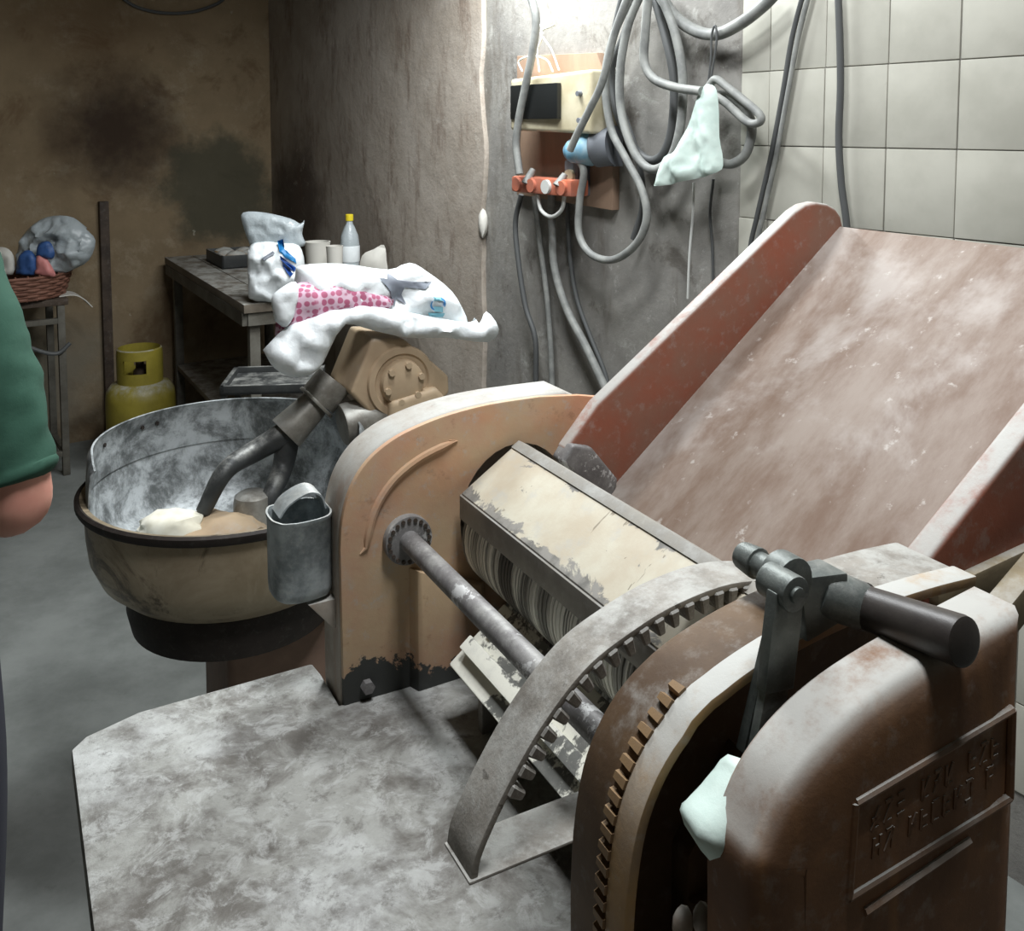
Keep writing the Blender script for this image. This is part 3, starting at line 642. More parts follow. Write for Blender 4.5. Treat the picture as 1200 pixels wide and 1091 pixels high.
# sheet guard round the back of the bowl
vl = (V((0, 0, 0)) - bc); vl.z = 0; th = math.atan2(vl.y, vl.x) - AM                # direction to the viewer's side of the aisle
b = MB(); seg = 60; a0, a1_ = th + math.radians(72), th + math.radians(288); outer = []; inner = []
for i in range(seg + 1):
    a = a0 + (a1_ - a0) * i / seg; ends = min(1, min(i, seg - i) / 3); row = []
    for r, z in ((.306, .748), (.304, .80), (.300, .845), (.292, .858)): row.append(b.b.verts.new((r * math.cos(a), r * math.sin(a), .748 + (z - .748) * (.75 + .25 * ends))))
    for r, z in ((.288, .857), (.296, .843), (.300, .80), (.302, .748)): row.append(b.b.verts.new((r * math.cos(a), r * math.sin(a), .748 + (z - .748) * (.75 + .25 * ends))))
    outer.append(row)
for i in range(seg):
    for j in range(8): b.b.faces.new((outer[i][j], outer[i + 1][j], outer[i + 1][(j + 1) % 8], outer[i][(j + 1) % 8]))
b.b.faces.new(outer[0][::-1]); b.b.faces.new(outer[-1]); gdm = b.build('bowl_guard', 'bowl_in', MX)
for a_ in (170, 196, 204):
    a = th + math.radians(360 - a_ + 60); b = MB(); d = V((math.cos(a), math.sin(a), 0)); b.tube([d * .302 + V((0, 0, .825)), d * .294 + V((0, 0, .825))], .005, 8); b.build('rivet', 'black_iron', gdm)
# dough and arms
def lump(name, mat, parent, c, sx, sy, sz, seed, sub=3, am=.25, fr=2.2):
    b = MB(); bmesh.ops.create_icosphere(b.b, subdivisions=sub, radius=1)
    for v in b.b.verts:
        q = v.co * (1 + am * noise.noise(v.co * fr + V((seed, 0, 0))) + am * .4 * noise.noise(v.co * fr * 2.6 + V((0, seed, 0)))); v.co = V((q.x * sx, q.y * sy, q.z * sz)) + V(c)
    return b.build(name, mat, parent)
def mloc(p): p = V(p); return p.x - bc.x, p.y - bc.y
pd = on_z(200, 603, .70); qd = V((pd.dot(FU), pd.dot(AV), .66))
dg = lump('dough_lump', 'dough', None, (0, 0, 0), .075, .05, .035, 2); dg.location = (pd.x, pd.y, .672); tag(dg, 'pale lump of dough inside the mixer bowl', 'dough')
p2 = on_z(250, 602, .69); fr_ = lump('flour_heap', M['mixer_tan'], None, (0, 0, 0), .12, .10, .045, 5); fr_.location = (p2.x, p2.y, .64); tag(fr_, 'brownish heap of loose flour beside the dough in the mixer bowl', 'flour')
# gear head, traced on its side face
H_ = [(404 + 33, 397), (473, 397), (508, 425), (526, 441), (527, 460), (500, 492), (440, 492), (411, 461)]
hp = [(on_v(x, y, 2.13).x, on_v(x, y, 2.13).z) for x, y in H_]
b = MB(); b.prism(hp, Kp, 2.13, 2.30); hdp = b.build('gear_head', 'mixer_tan', MX, bev=.009, seg=3)
bo = on_v(470, 447, 2.13)
def ringp(r, v0, v1): bb = MB(); bb.tube([K(bo.x, v0, bo.z), K(bo.x, v1, bo.z)], r, 40); return bb
b = MB(); b.tube([K(bo.x, v, bo.z) for v in (2.132, 2.122, 2.121, 2.126, 2.127, 2.112, 2.108)], [.088, .084, .070, .066, .056, .052, .040], 48, ax=(0, -1, 0)); bs = b.build('gear_boss', 'mixer_tan', hdp)
for i in range(6):
    a = i * math.pi / 3 + .3; b = MB(); b.tube([K(bo.x + .045 * math.cos(a), 2.113, bo.z + .045 * math.sin(a)), K(bo.x + .045 * math.cos(a), 2.10, bo.z + .045 * math.sin(a))], .008, 8); b.build('bolt', 'mixer_tan', bs)
vm = 2.215
sa = on_v(392, 445, vm); sb = on_v(372, 470, vm); sc = on_v(335, 508, vm); sd = on_v(322, 520, vm)
b = MB(); b.tube([K(*sa), K(*sb)], .048, 28); b.tube([K(*sb), K(*(sb + (sc - sb) * .08))], .052, 28); b.tube([K(*(sb + (sc - sb) * .08)), K(*sc)], [.036, .046], 28); sh = b.build('arm_shaft', 'shaft', MX, bev=.002)
b = MB()
for q in (((335, 508), (300, 528), (264, 552), (238, 600)), ((338, 505), (332, 545), (318, 580), (306, 620))):
    pts = smoothp([K(*on_v(x, y, vm - (.05 if i > 1 else 0))) for i, (x, y) in enumerate(q)], 5); b.tube(pts, [.03 - .014 * i / len(pts) for i in range(len(pts))], 14)
b.build('fork_arm', 'dark_steel', sh)
b = MB(); b.prism([(.62, .0), (1.0, .0), (1.0, .82), (.92, .92), (.80, .90), (.78, .62), (.62, .44)], Kp, 2.10, 2.33); b.build('column', 'mixer_tan', MX, bev=.015, seg=3)
b = MB(); b.prism([(.40, 0), (1.0, 0), (1.0, .40), (.64, .42), (.40, .428)], Kp, 2.06, 2.35); b.build('base', 'mixer_base', MX, bev=.02, seg=3)
cl = on_v(405, 490, 2.14)
b = MB(); b.tube([K(cl.x - .0, 2.17, cl.z - .025), K(cl.x + .12, 2.17, cl.z - .01)], .05, 24); b.build('gear_neck', 'shaft', hdp, bev=.005)
# ------------------------------------------------------------------ sacks and bags on the mixer head
def bag_px(px, v0, f, bk, res, seed, wr=.3, ws=9, k=None):
    pl = Pillow([(on_v(x, y, v0).x, on_v(x, y, v0).z) for x, y in px], f, bk, res, seed, wr, ws, k)
    return pl, (lambda a, c, w: FU * a + AV * (v0 - w) + V((0, 0, c)))
def px2(px, v0): return [(on_v(x, y, v0).x, on_v(x, y, v0).z) for x, y in px]
pl, fn = bag_px([(308, 410), (335, 384), (372, 368), (425, 358), (500, 370), (548, 378), (556, 372), (562, 379), (570, 365), (584, 384), (572, 401), (525, 396), (480, 396), (440, 388), (405, 380), (390, 402), (374, 432), (348, 443), (322, 432)], 2.115, .05, .05, .011, 1, .62, 10)
o = pl.mesh(fn).build('plastic_sack', 'white_plastic', sharp=75); tag(o, 'crumpled white plastic sack spread over the front of the tan mixer head', 'sack')
pl, fn = bag_px([(342, 352), (346, 322), (352, 311), (400, 309), (455, 316), (480, 308), (500, 318), (530, 342), (546, 372), (538, 384), (490, 386), (440, 384), (390, 372)], 2.19, .075, .08, .012, 4, .42, 8)
o = pl.mesh(fn).build('printed_sack', 'white_plastic', sharp=75); tag(o, 'white sack with grey star print and round blue logo on the mixer head', 'sack')
pl.decal(px2([(435, 322), (447, 324), (450, 317), (458, 325), (478, 327), (500, 328), (488, 335), (465, 333), (463, 342), (466, 352), (457, 347), (453, 355), (450, 344), (445, 333)], 2.19), fn, .006, .006).build('star_print', 'grey_print', o)
cc = V((500, 351)); rg = [(cc.x + 10 * math.cos(a), cc.y + 10 * math.sin(a)) for a in [2 * math.pi * i / 20 for i in range(20)]]
def ringd(r0, r1, a0, a1):
    n = 14; return [(cc.x + r1 * math.cos(a0 + (a1 - a0) * i / n), cc.y + r1 * math.sin(a0 + (a1 - a0) * i / n)) for i in range(n + 1)] + [(cc.x + r0 * math.cos(a1 + (a0 - a1) * i / n), cc.y + r0 * math.sin(a1 + (a0 - a1) * i / n)) for i in range(n + 1)]
for a0_, a1__ in ((-1.2, .4), (1.9, 3.6)): pl.decal(px2(ringd(6.5, 8.5, a0_, a1__), 2.19), fn, .006, .006).build('logo_ring', 'blue_print', o)
pl.decal(px2([(495, 343), (504, 343), (504, 347), (494, 347)], 2.19), fn, .006, .006).build('logo_mark', 'pale_blue_print', o)
pl.decal(px2([(496, 354), (505, 354), (507, 361), (497, 360)], 2.19), fn, .006, .006).build('logo_mark', 'pale_blue_print', o)
pl.decal(px2([(491, 362), (509, 362), (508, 367), (494, 367)], 2.19), fn, .006, .006).build('logo_text', 'pale_blue_print', o)
pl, fn = bag_px([(322, 392), (326, 362), (340, 338), (362, 330), (420, 334), (462, 350), (440, 368), (390, 374), (352, 388), (332, 402)], 2.15, .05, .06, .012, 8, .3, 10)
tag(pl.mesh(fn).build('mesh_sack', 'pink_mesh', sharp=75), 'pink mesh sack tucked between the white sacks on the mixer head', 'sack')
pl, fn = bag_px([(322, 376), (318, 350), (330, 337), (346, 330), (350, 345), (344, 372), (334, 384)], 2.12, .03, .04, .009, 12, .3, 14)
tag(pl.mesh(fn).build('small_bag', 'white_plastic', sharp=75), 'small whitish plastic bag at the end of the pink mesh sack', 'bag')
# ------------------------------------------------------------------ rear work table with its clutter
TZ = .90
tl, tn = V((-1.76, 4.80, 0)), on_z(285, 357, TZ); tn.z = 0
ed = (tn - tl); TLn = ed.length; ed.normalize(); pr_ = V((-ed.y, ed.x, 0)); tang = math.atan2(ed.y, ed.x); TWd = .55
WT = thing('work_table', 'worn grey wooden work table with a low shelf beside the smoked wall', 'table', tl + V((0, 0, 0)), tang)
for i in range(4):
    b = MB(); y0 = i * TWd / 4; b.box((0, y0 + .002, TZ - .035), (TLn, y0 + TWd / 4 - .002, TZ - random.uniform(0, .003))); b.build('plank', 'old_wood', WT, bev=.003)
for x in (.04, TLn - .07):
    for y in (.03, TWd - .06): b = MB(); b.box((x, y, 0), (x + .04, y + .04, TZ - .035)); b.build('leg', 'old_steel', WT, bev=.003)
b = MB(); b.box((.02, .0, TZ - .085), (TLn - .02, .02, TZ - .035)); b.box((.02, TWd - .02, TZ - .085), (TLn - .02, TWd, TZ - .035)); b.box((TLn - .03, .02, TZ - .085), (TLn - .01, TWd - .02, TZ - .035)); b.build('apron', 'old_steel', WT)
b = MB(); b.box((.05, .035, .33), (TLn - .05, TWd - .035, .355)); b.build('shelf', 'old_wood', WT, bev=.003)
TT = lambda x, y, z=0: tl + ed * x + pr_ * y + V((0, 0, TZ + z))
def bag_y(px, Y, f, bk, res, seed, wr=.3, ws=9, k=None):
    pp = [on_y(x, y, Y) for x, y in px]; pl = Pillow([(p.x, p.z) for p in pp], f, bk, res, seed, wr, ws, k); return pl, (lambda a, c, w: V((a, Y - w, c)))
def py(px, Y): return [(on_y(x, y, Y).x, on_y(x, y, Y).z) for x, y in px]
YB = 3.56
pl, fn = bag_y([(292, 350), (290, 300), (296, 285), (312, 282), (330, 284), (350, 287), (357, 310), (352, 340), (338, 353), (305, 354)], YB, .08, .075, .012, 21, .5, 9)
o = pl.mesh(fn).build('shopping_bag', 'white_plastic', sharp=75); tag(o, 'knotted white plastic bag with blue wave logo on the work table', 'bag')
pl.decal(py([(328, 281), (334, 279), (337, 290), (350, 301), (351, 307), (340, 300), (332, 293)], YB), fn, .006, .006).build('logo_wave', 'blue_print', o)
pl.decal(py([(333, 297), (350, 311), (349, 316), (334, 302)], YB), fn, .006, .006).build('logo_wave', 'navy_print', o)
pl.decal(py([(335, 305), (348, 318), (345, 321), (336, 310)], YB), fn, .006, .006).build('logo_wave', 'navy_print', o)
pl.decal(py([(312, 300), (324, 292), (326, 295), (316, 302)], YB), fn, .006, .006).build('logo_mark', 'grey_print', o)
pl2, fn2 = bag_y([(293, 288), (284, 262), (285, 249), (310, 249), (340, 256), (352, 262), (357, 258), (354, 274), (357, 288), (330, 290)], YB + .01, .03, .03, .012, 23, .5, 12)
pl2.mesh(fn2).build('bag_top', 'clear_plastic', o, sharp=75)
# bottle
BT = on_y(410, 300, 4.0); b0 = V((BT.x, BT.y, TZ))
o = thing('water_bottle', 'clear plastic bottle with yellow cap on the work table', 'bottle', b0)
b = MB(); b.lathe([(0, .002), (.036, .002), (.041, .012), (.041, .07), (.039, .08), (.041, .09), (.041, .16), (.036, .20), (.022, .235), (.014, .25), (.013, .268), (.0, .268)], seg=28); b.build('bottle_body', 'clear_plastic', o)
b = MB(); b.lathe([(0, .262), (.0165, .262), (.0165, .286), (.014, .289), (0, .289)], seg=24); b.build('cap', 'yellow_cap', o)
b = MB(); b.lathe([(.0415, .09), (.0422, .092), (.0422, .155), (.0415, .157)], seg=28); b.build('label_band', 'white_plastic', o)
def tbox(name, mat, px0, px1, Y, dep, label, cat, group=None, lid=False):
    p, q = on_y(*px0, Y), on_y(*px1, Y); b = MB(); b.box((-abs(q.x - p.x) / 2, 0, 0), (abs(q.x - p.x) / 2, dep, max(p.z, q.z) - TZ)); o = b.build(name, mat, bev=.006)
    o.location = ((p.x + q.x) / 2, Y, TZ); o.rotation_euler.z = .12; return tag(o, label, cat, group)
def cup(name, mat, x, ytop, Y, r, label, cat):
    p = on_y(x, ytop, Y); h = p.z - TZ; b = MB(); b.lathe([(0, .0), (r * .75, 0), (r * .8, .01), (r, h * .92), (r * 1.06, h), (r * .94, h), (r * .76, .02), (0, .02)], seg=24); o = b.build(name, mat); o.location = (p.x, p.y, TZ); return tag(o, label, cat)
cup('plastic_tub', 'white_packet', 372, 283, 3.86, .05, 'pale plastic tub between the knotted bag and the bottle', 'tub')
cup('paper_cup', 'white_packet', 392, 288, 3.72, .032, 'small pale cup just in front of the yellow-capped bottle', 'cup')
pl, fn = bag_y([(420, 325), (424, 300), (438, 292), (450, 287), (453, 305), (452, 325)], 3.9, .03, .03, .03, 31, .3, 12)
tag(pl.mesh(fn).build('paper_packet', 'white_packet', sharp=75), 'pale folded packet standing right of the bottle on the work table', 'packet')
# dark tray with loaves
tp = TT(.42, .26); o = thing('bread_tray', 'dark metal tray of brown crusts at the far end of the work table', 'tray', tp, tang)
b = MB(); b.box((-.16, -.11, 0), (.16, .11, .008)); b.box((-.16, -.11, 0), (-.15, .11, .06)); b.box((.15, -.11, 0), (.16, .11, .06)); b.box((-.16, -.11, 0), (.16, -.1, .06)); b.box((-.16, .1, 0), (.16, .11, .06)); b.build('tray_body', 'dark_steel', o, bev=.002)
for i, (x, y) in enumerate(((-.09, -.04), (.0, -.05), (.09, -.03), (-.05, .05), (.06, .05))): tag(lump('bread_crust', 'ochre_rim', None, (0, 0, 0), .05, .042, .032, i, 2), 'brown bread crust lying in the dark tray', 'bread', 'bread crusts in the tray').location = tp + ed * x + pr_ * y + V((0, 0, .041))
# dark stand behind the bowl
q0 = on_y(262, 449, 3.05); q1 = on_y(360, 441, 3.05)
o = thing('metal_stand', 'dark metal stand with rimmed tray top behind the mixer bowl', 'stand', ((q0.x + q1.x) / 2, 3.17, 0), .1)
hw = (q1.x - q0.x) / 2 + .02; zt_ = q0.z - .004; b = MB(); b.box((-hw, -.13, zt_ - .03), (hw, .13, zt_ - .02))
for (x0, y0, x1, y1) in ((-hw, -.13, hw, -.115), (-hw, .115, hw, .13), (-hw, -.13, -hw + .015, .13), (hw - .015, -.13, hw, .13)): b.box((x0, y0, zt_ - .03), (x1, y1, zt_))
b.build('tray_top', 'dark_steel', o, bev=.002)
for x in (-hw + .012, hw - .012):
    for y in (-.115, .115): b = MB(); b.box((x - .01, y - .01, 0), (x + .01, y + .01, zt_ - .028)); b.build('leg', 'dark_steel', o)
# ------------------------------------------------------------------ gas cylinder
gp = on_y(166, 500, 4.25); o = thing('gas_cylinder', 'yellow gas cylinder with slotted collar on the floor by the sooty wall', 'gas cylinder', (gp.x, gp.y, 0))
b = MB(); b.lathe([(0, .02), (.115, .02), (.118, 0), (.125, 0), (.126, .035), (.145, .06), (.149, .09), (.149, .33), (.145, .37), (.125, .40), (.085, .415), (0, .42)], seg=48); b.build('tank', 'yellow_paint', o)
b = MB(); b.lathe([(.098, .40), (.099, .46), (.099, .52), (.099, .535), (.096, .56), (.090, .565), (.090, .535), (.092, .52), (.092, .46), (.092, .40)], seg=48, skip=lambda i, j: i in (1, 7) and ((33 <= j <= 40) or (8 <= j <= 16)))
b.build('collar', 'yellow_paint', o)
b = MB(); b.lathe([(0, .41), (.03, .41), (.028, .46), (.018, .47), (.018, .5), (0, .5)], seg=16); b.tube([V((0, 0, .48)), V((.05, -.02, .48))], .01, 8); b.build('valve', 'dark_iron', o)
# ------------------------------------------------------------------ left table with basket
lg = on_z(78, 556, 0); bdir = -WN * -1; bd = WN.copy(); tng = math.atan2(-bd.y, -bd.x)      # local x runs to the right along the back wall
LT = thing('side_table', 'metal-legged side table carrying a wicker basket by the sooty wall', 'table', lg, tng)
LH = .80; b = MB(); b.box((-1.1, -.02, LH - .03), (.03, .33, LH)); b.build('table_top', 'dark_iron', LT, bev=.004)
for x in (0, -1.05):
    for y in (0, .30): b = MB(); b.box((x - .015, y - .015, 0), (x + .015, y + .015, LH - .03)); b.build('leg', 'old_steel', LT, bev=.003)
for (a, c) in (((-1.05, 0, .10), (0, 0, .10)), ((0, 0, .10), (0, .3, .10)), ((-1.05, .3, .10), (0, .3, .10)), ((-1.05, 0, .70), (0, 0, .70)), ((-1.05, 0, .10), (-1.05, .3, .10))):
    b = MB(); b.bar(a, c, .025, .025); b.build('rail', 'old_steel', LT, bev=.003)
X = lambda x, y, z: LT_m(x, y, z)
def LT_m(x, y, z): return lg + V((math.cos(tng) * x - math.sin(tng) * y, math.sin(tng) * x + math.cos(tng) * y, z))
b = MB(); b.strip(smo([(.0, LH + .001), (.06, LH + .002), (.10, LH - .02), (.135, LH - .06)], 4), lambda a, c, w: LT_m(a, w, c), .02, .14, -.004); tag(b.build('paper_sheet', 'white_packet'), 'pale paper sheet drooping over the end of the side table', 'paper')
b = MB(); b.tube(smoothp([LT_m(-.36, -.03, .77), LT_m(-.26, -.03, .69), LT_m(-.13, -.03, .60), (LT_m(-.03, -.03, .56)), LT_m(.03, -.03, .60)]), .009); tag(b.build('hanging_hose', 'cable_dark'), 'dark hose hanging in a loop below the side table top', 'hose')
bk = LT_m(-.16, .15, LH); BK = thing('wicker_basket', 'shallow reddish wicker basket of packets on the side table', 'basket', bk, tng)
b = MB(); b.lathe([(0, .004), (.20, .004), (.205, .012)], seg=40); b.build('basket_floor', 'wicker', BK)
NS = 30
for i in range(8):
    z = .012 + i * .0135; r = .2 + .03 * i / 7; b = MB(); m = 120
    b.tube([V(((r + .004 * math.sin(NS / 2 * t + math.pi * i)) * math.cos(t), (r + .004 * math.sin(NS / 2 * t + math.pi * i)) * math.sin(t), z)) for t in [2 * math.pi * j / m for j in range(m + 1)]], .0072, 6, False); b.build('weave_strand', 'wicker', BK)
for j in range(NS):
    t = 2 * math.pi * j / NS; b = MB(); b.tube([V((.2 * math.cos(t), .2 * math.sin(t), .004)), V((.231 * math.cos(t), .231 * math.sin(t), .118))], .004, 5); b.build('stake', 'wicker', BK)
YL = bk.y - .02
pl, fn = bag_y([(20, 318), (22, 285), (40, 262), (62, 253), (86, 255), (100, 268), (112, 282), (104, 305), (85, 316), (70, 320)], YL, .09, .10, .014, 41, .7, 10)
tag(pl.mesh(fn).build('clear_bag', 'clear_plastic', sharp=75), 'puffed translucent plastic bag piled in the wicker basket', 'bag')
for nm, px, mt, lab, sd_ in (('blue_packet', [(18, 322), (22, 300), (34, 293), (43, 303), (41, 322)], 'blue_packet', 'blue packet standing at the front of the wicker basket', 1), ('small_packet', [(42, 300), (45, 286), (58, 283), (64, 296), (60, 304)], 'blue_packet', 'small blue and white packet on top of the pink one in the basket', 2), ('pink_packet', [(40, 322), (43, 300), (50, 297), (64, 318), (62, 324)], 'pink_packet', 'pink packet between the blue packet and the translucent bag', 3), ('white_packet', [(-8, 322), (-8, 294), (6, 290), (16, 300), (15, 322)], 'white_packet', 'off-white packet beside the blue packet in the wicker basket', 4)):
    pl, fn = bag_y(px, YL - .10, .022, .02, .012, 50 + sd_, .5, 18, .018); tag(pl.mesh(fn).build(nm, mt, sharp=75), lab, 'packet')
# ------------------------------------------------------------------ electrical things on the right wall
wang = math.atan2(-WD.y, -WD.x)                            # local x to the right along the wall, local -y out of the wall
def wthing(name, label, cat, x, y): 
    p = on_wall(x, y, 0); return thing(name, label, cat, p, wang), p
def wo(p, x, y, off=0): q = on_wall(x, y, off); return -(q - p).dot(WD), q.z - p.z
o, p = wthing('wooden_board', 'brown wooden backing board screwed to the bare wall behind the fuse box', 'board', 668, 150)
x0, z1 = wo(p, 614, 66); x1, z0 = wo(p, 726, 246); x2, z2 = wo(p, 708, 62)
b = MB(); b.prism([(x0, z0 + .02), (x1, z0), (x1, z2 - .14), (x2, z2), (x0, z1)], lambda a, c, w: V((a, w, c)), -.03, -.0005); b.build('panel', 'wood_board', o, bev=.003)
o, p = wthing('fuse_box', 'cream fuse box with dark window on the wooden board', 'fuse box', 650, 120)
p = p + WN * .028; o.location = p
x0, z1 = wo(p, 606, 88, .12); x1, z0 = wo(p, 695, 157, .12)
b = MB(); b.hexa([V(q) for q in ((x0, -.12, z0 + .01), (x1, -.10, z0), (x1, 0, z0), (x0, 0, z0 + .01), (x0, -.12, z1 - .015), (x1, -.10, z1), (x1, 0, z1), (x0, 0, z1 - .01))]); fb = b.build('case', 'cream_plastic', o, bev=.012, seg=3)
b = MB(); b.box((x0 + .008, -.125, z0 + .045), (x0 + (x1 - x0) * .66, -.108, z1 - .035)); b.build('window', 'dark_window', o, bev=.003)
for dx, dz in ((x1 - .045, z1 - .07), (x1 - .04, z0 + .04)): b = MB(); b.tube([V((dx, -.10, dz)), V((dx, -.117, dz))], .008, 10); b.build('screw', 'grey_plastic', o)
def cable(name, px, r, mat, label, off=.03, offs=None, cat='cable'):
    b = MB(); pts = [on_wall(x, y, (offs[i] if offs else off)) for i, (x, y) in enumerate(px)]; b.tube(smoothp(pts, 7), r, 10); return tag(b.build(name, mat), label, cat)
# plug, socket, strip
o, p = wthing('industrial_plug', 'blue and grey plug standing out from the wooden board', 'plug', 692, 174); p = p + WN * .06; o.location = p
b = MB(); xa, za = wo(p, 664, 178, .11); xb, zb = wo(p, 720, 171, .05)
A_, B_ = V((xa, -.05, za)), V((xb, .01, zb)); d = (B_ - A_)
b.tube([A_, A_ + d * .1, A_ + d * .14, A_ + d * .3, A_ + d * .5, A_ + d * .62], [.022, .036, .036, .046, .052, .05], 24); b.build('plug_body', 'blue_plastic', o)
b = MB(); b.tube([A_ + d * .6, A_ + d * .64, A_ + d * 1.0], [.05, .058, .058], 24); b.box((xb - .09, 0, zb - .06), (xb + .01, .035, zb + .06)); b.build('socket', 'grey_plastic', o)
o, p = wthing('socket_outlet', 'grey wall socket below the blue plug', 'socket', 692, 206); p = p + WN * .028; o.location = p
b = MB(); b.box((-.035, -.05, -.06), (.035, .002, .05)); b.build('case', 'grey_plastic', o, bev=.006); b = MB(); b.tube([V((0, -.045, .0)), V((0, -.062, .0))], .022, 16); b.build('cover', 'cream_plastic', o)
o, p = wthing('socket_strip', 'orange socket strip hanging by cables below the fuse box', 'socket strip', 636, 219); p = p + WN * .09; o.location = p
xa, za = wo(p, 602, 206, .12); xb, zb = wo(p, 672, 231, .12)
b = MB(); b.box((xa, -.04, zb), (xb, .03, za)); b.build('case', 'orange_plastic', o, bev=.008)
for i in range(4):
    xx = xa + (i + .5) * (xb - xa) / 4; b = MB(); b.tube([V((xx, -.035, (za + zb) / 2)), V((xx, -.05, (za + zb) / 2))], .022, 16); b.build('outlet', 'orange_plastic' if i != 2 else 'cable_white', o)
for xx, zz_ in ((xa + .09, .0), (xb - .06, -.01)): b = MB(); b.tube([V((xx, -.045, zb + .03)), V((xx + .005, -.02, za + .025 + zz_))], [.016, .010], 12); b.build('plug', 'cable_grey', o)
C = [
 ('power_cable', [(620, -10), (628, 20), (625, 55), (616, 100), (608, 140), (605, 170), (609, 204)], .0125, 'cable_grey', 'thick grey cable running down past the dark fuse box window to the orange strip', .17),
 ('power_cable', [(738, -10), (720, 40), (706, 95), (690, 130), (676, 158), (668, 176)], .011, 'cable_grey', 'grey cable slanting from the hanging bundle to the blue plug', .185),
 ('power_cable', [(742, -10), (718, 45), (709, 95), (716, 150), (733, 185), (752, 222), (758, 255), (746, 285), (720, 304), (694, 299), (679, 276), (679, 238), (684, 200), (672, 182)], .0115, 'cable_grey', 'grey cable making a wide loop below the wooden board', .10),
 ('power_cable', [(748, -10), (732, 40), (716, 85), (722, 130), (738, 165), (758, 186), (775, 182), (787, 150), (789, 90), (776, 30), (764, -10)], .0115, 'cable_dark', 'dark cable of the bundle coiled in a narrow long loop', .06),
 ('power_cable', [(752, -10), (736, 30), (727, 80), (728, 130), (742, 176), (762, 198), (784, 188), (797, 150), (800, 90), (790, 35), (772, -10)], .0125, 'cable_grey', 'grey cable of the bundle hanging lowest beside the rag', .09),
 ('power_cable', [(730, -10), (718, 50), (721, 105), (737, 150), (749, 190), (753, 240), (742, 280)], .009, 'cable_dark', 'dark cable of the bundle ending along the wide grey loop', .045),
 ('power_cable', [(760, -10), (756, 40), (755, 72), (766, 92), (790, 102), (822, 107)], .0125, 'cable_grey', 'grey cable bending sideways from the bundle to the top of the rag', .13),
 ('power_cable', [(768, -10), (784, 40), (793, 90), (790, 150), (779, 186), (756, 190)], .010, 'cable_dark', 'dark cable behind the coil left of the rag', .03),
 ('conduit', [(768, -14), (790, 18), (815, 36), (840, 40), (868, 27), (895, 6), (912, -12)], .0165, 'cable_grey', 'thick pale conduit sagging above the hanging rag', .06),
 ('power_cable', [(828, 106), (838, 93), (852, 102), (872, 118), (890, 134), (890, 143), (876, 143), (852, 122), (838, 112)], .0105, 'cable_grey', 'grey cable end folded back to the right of the rag', .09),
 ('power_cable', [(836, 110), (856, 114), (874, 128), (881, 152), (874, 180), (858, 192), (842, 190)], .0125, 'cable_grey', 'grey cable curling down behind the right side of the rag', .06),
 ('telephone_cable', [(942, -10), (928, 45), (918, 105), (904, 180), (888, 250), (878, 300), (872, 400)], .0065, 'cable_dark', 'thin grey cable of a pair running down beside the tile edge, further from the corner', .02),
 ('telephone_cable', [(949, -10), (935, 45), (924, 105), (910, 180), (895, 250), (885, 300), (880, 400)], .0065, 'cable_grey', 'thin pale cable of a pair running down over the tile edge', .02),
 ('supply_cable', [(982, -10), (984, 40), (985, 100), (983, 160), (986, 215), (992, 262), (996, 330), (1000, 420)], .0085, 'cable_dark', 'single dark cable hanging straight down over the white tiles', .025),
 ('drop_cable', [(611, 228), (604, 262), (608, 310), (616, 360), (627, 396), (628, 440), (628, 480)], .009, 'cable_dark', 'dark cable dropping from the left end of the orange strip', .07),
 ('drop_cable', [(626, 230), (632, 280), (640, 340), (645, 400), (647, 450), (648, 500)], .0095, 'cable_grey', 'grey cable dropping straight from the middle of the orange strip', .03),
 ('drop_cable', [(646, 228), (647, 270), (650, 315), (664, 362), (686, 405), (706, 448), (728, 500)], .013, 'cable_grey', 'thick grey cable running down from the strip to behind the chute', .05),
 ('drop_cable', [(664, 234), (668, 300), (676, 350), (692, 395), (708, 435), (720, 480)], .0075, 'cable_dark', 'thin dark cable running beside the thick one behind the chute', .02),
 ('loop_cable', [(630, 228), (634, 246), (646, 254), (658, 246), (662, 228)], .0065, 'cable_white', 'short white cable loop under the orange strip', .11),
 ('string', [(813, 214), (812, 250), (808, 300), (806, 350)], .0035, 'cable_white', 'thin white string hanging down below the rag', .05),
 ('thin_wire', [(836, 210), (832, 250), (835, 290), (836, 360)], .004, 'cable_dark', 'thin dark wire running down the bare wall below the rag', .012),
]
for nm, px, r, mt, lab, off in C:
    b = MB(); pts = smoothp([on_wall(x, y, off) for x, y in px], 7)
    if nm in ('drop_cable', 'telephone_cable', 'supply_cable', 'thin_wire'): e_ = pts[-1]; pts += [V((e_.x, e_.y, e_.z * .5)), V((e_.x, e_.y, r + .002))]
    b.tube(pts, r, 10); tag(b.build(nm, mt), lab, 'cable')
b = MB(); b.tube(smoothp([on_wall(x, y, .085) for x, y in ((829, 104), (833, 70), (834, 42), (838, 30), (840, 45), (836, 75), (831, 104))], 5), .003, 6); tag(b.build('hook_wire', 'cable_dark'), 'bent wire hook holding the rag on the sagging conduit', 'hook')
for i, px in enumerate(([(612, 84), (608, 72), (622, 66), (640, 70), (648, 84)], [(632, 84), (630, 60), (636, 40), (630, 22)], [(655, 82), (646, 58), (634, 38), (650, 28), (640, 14)])): cable('bare_wire', px, .0035, 'cable_white', ('white wire curling over the top left of the fuse box', 'white wire standing straight up from the fuse box', 'kinked white wire above the right half of the fuse box')[i], .08, cat='wire')
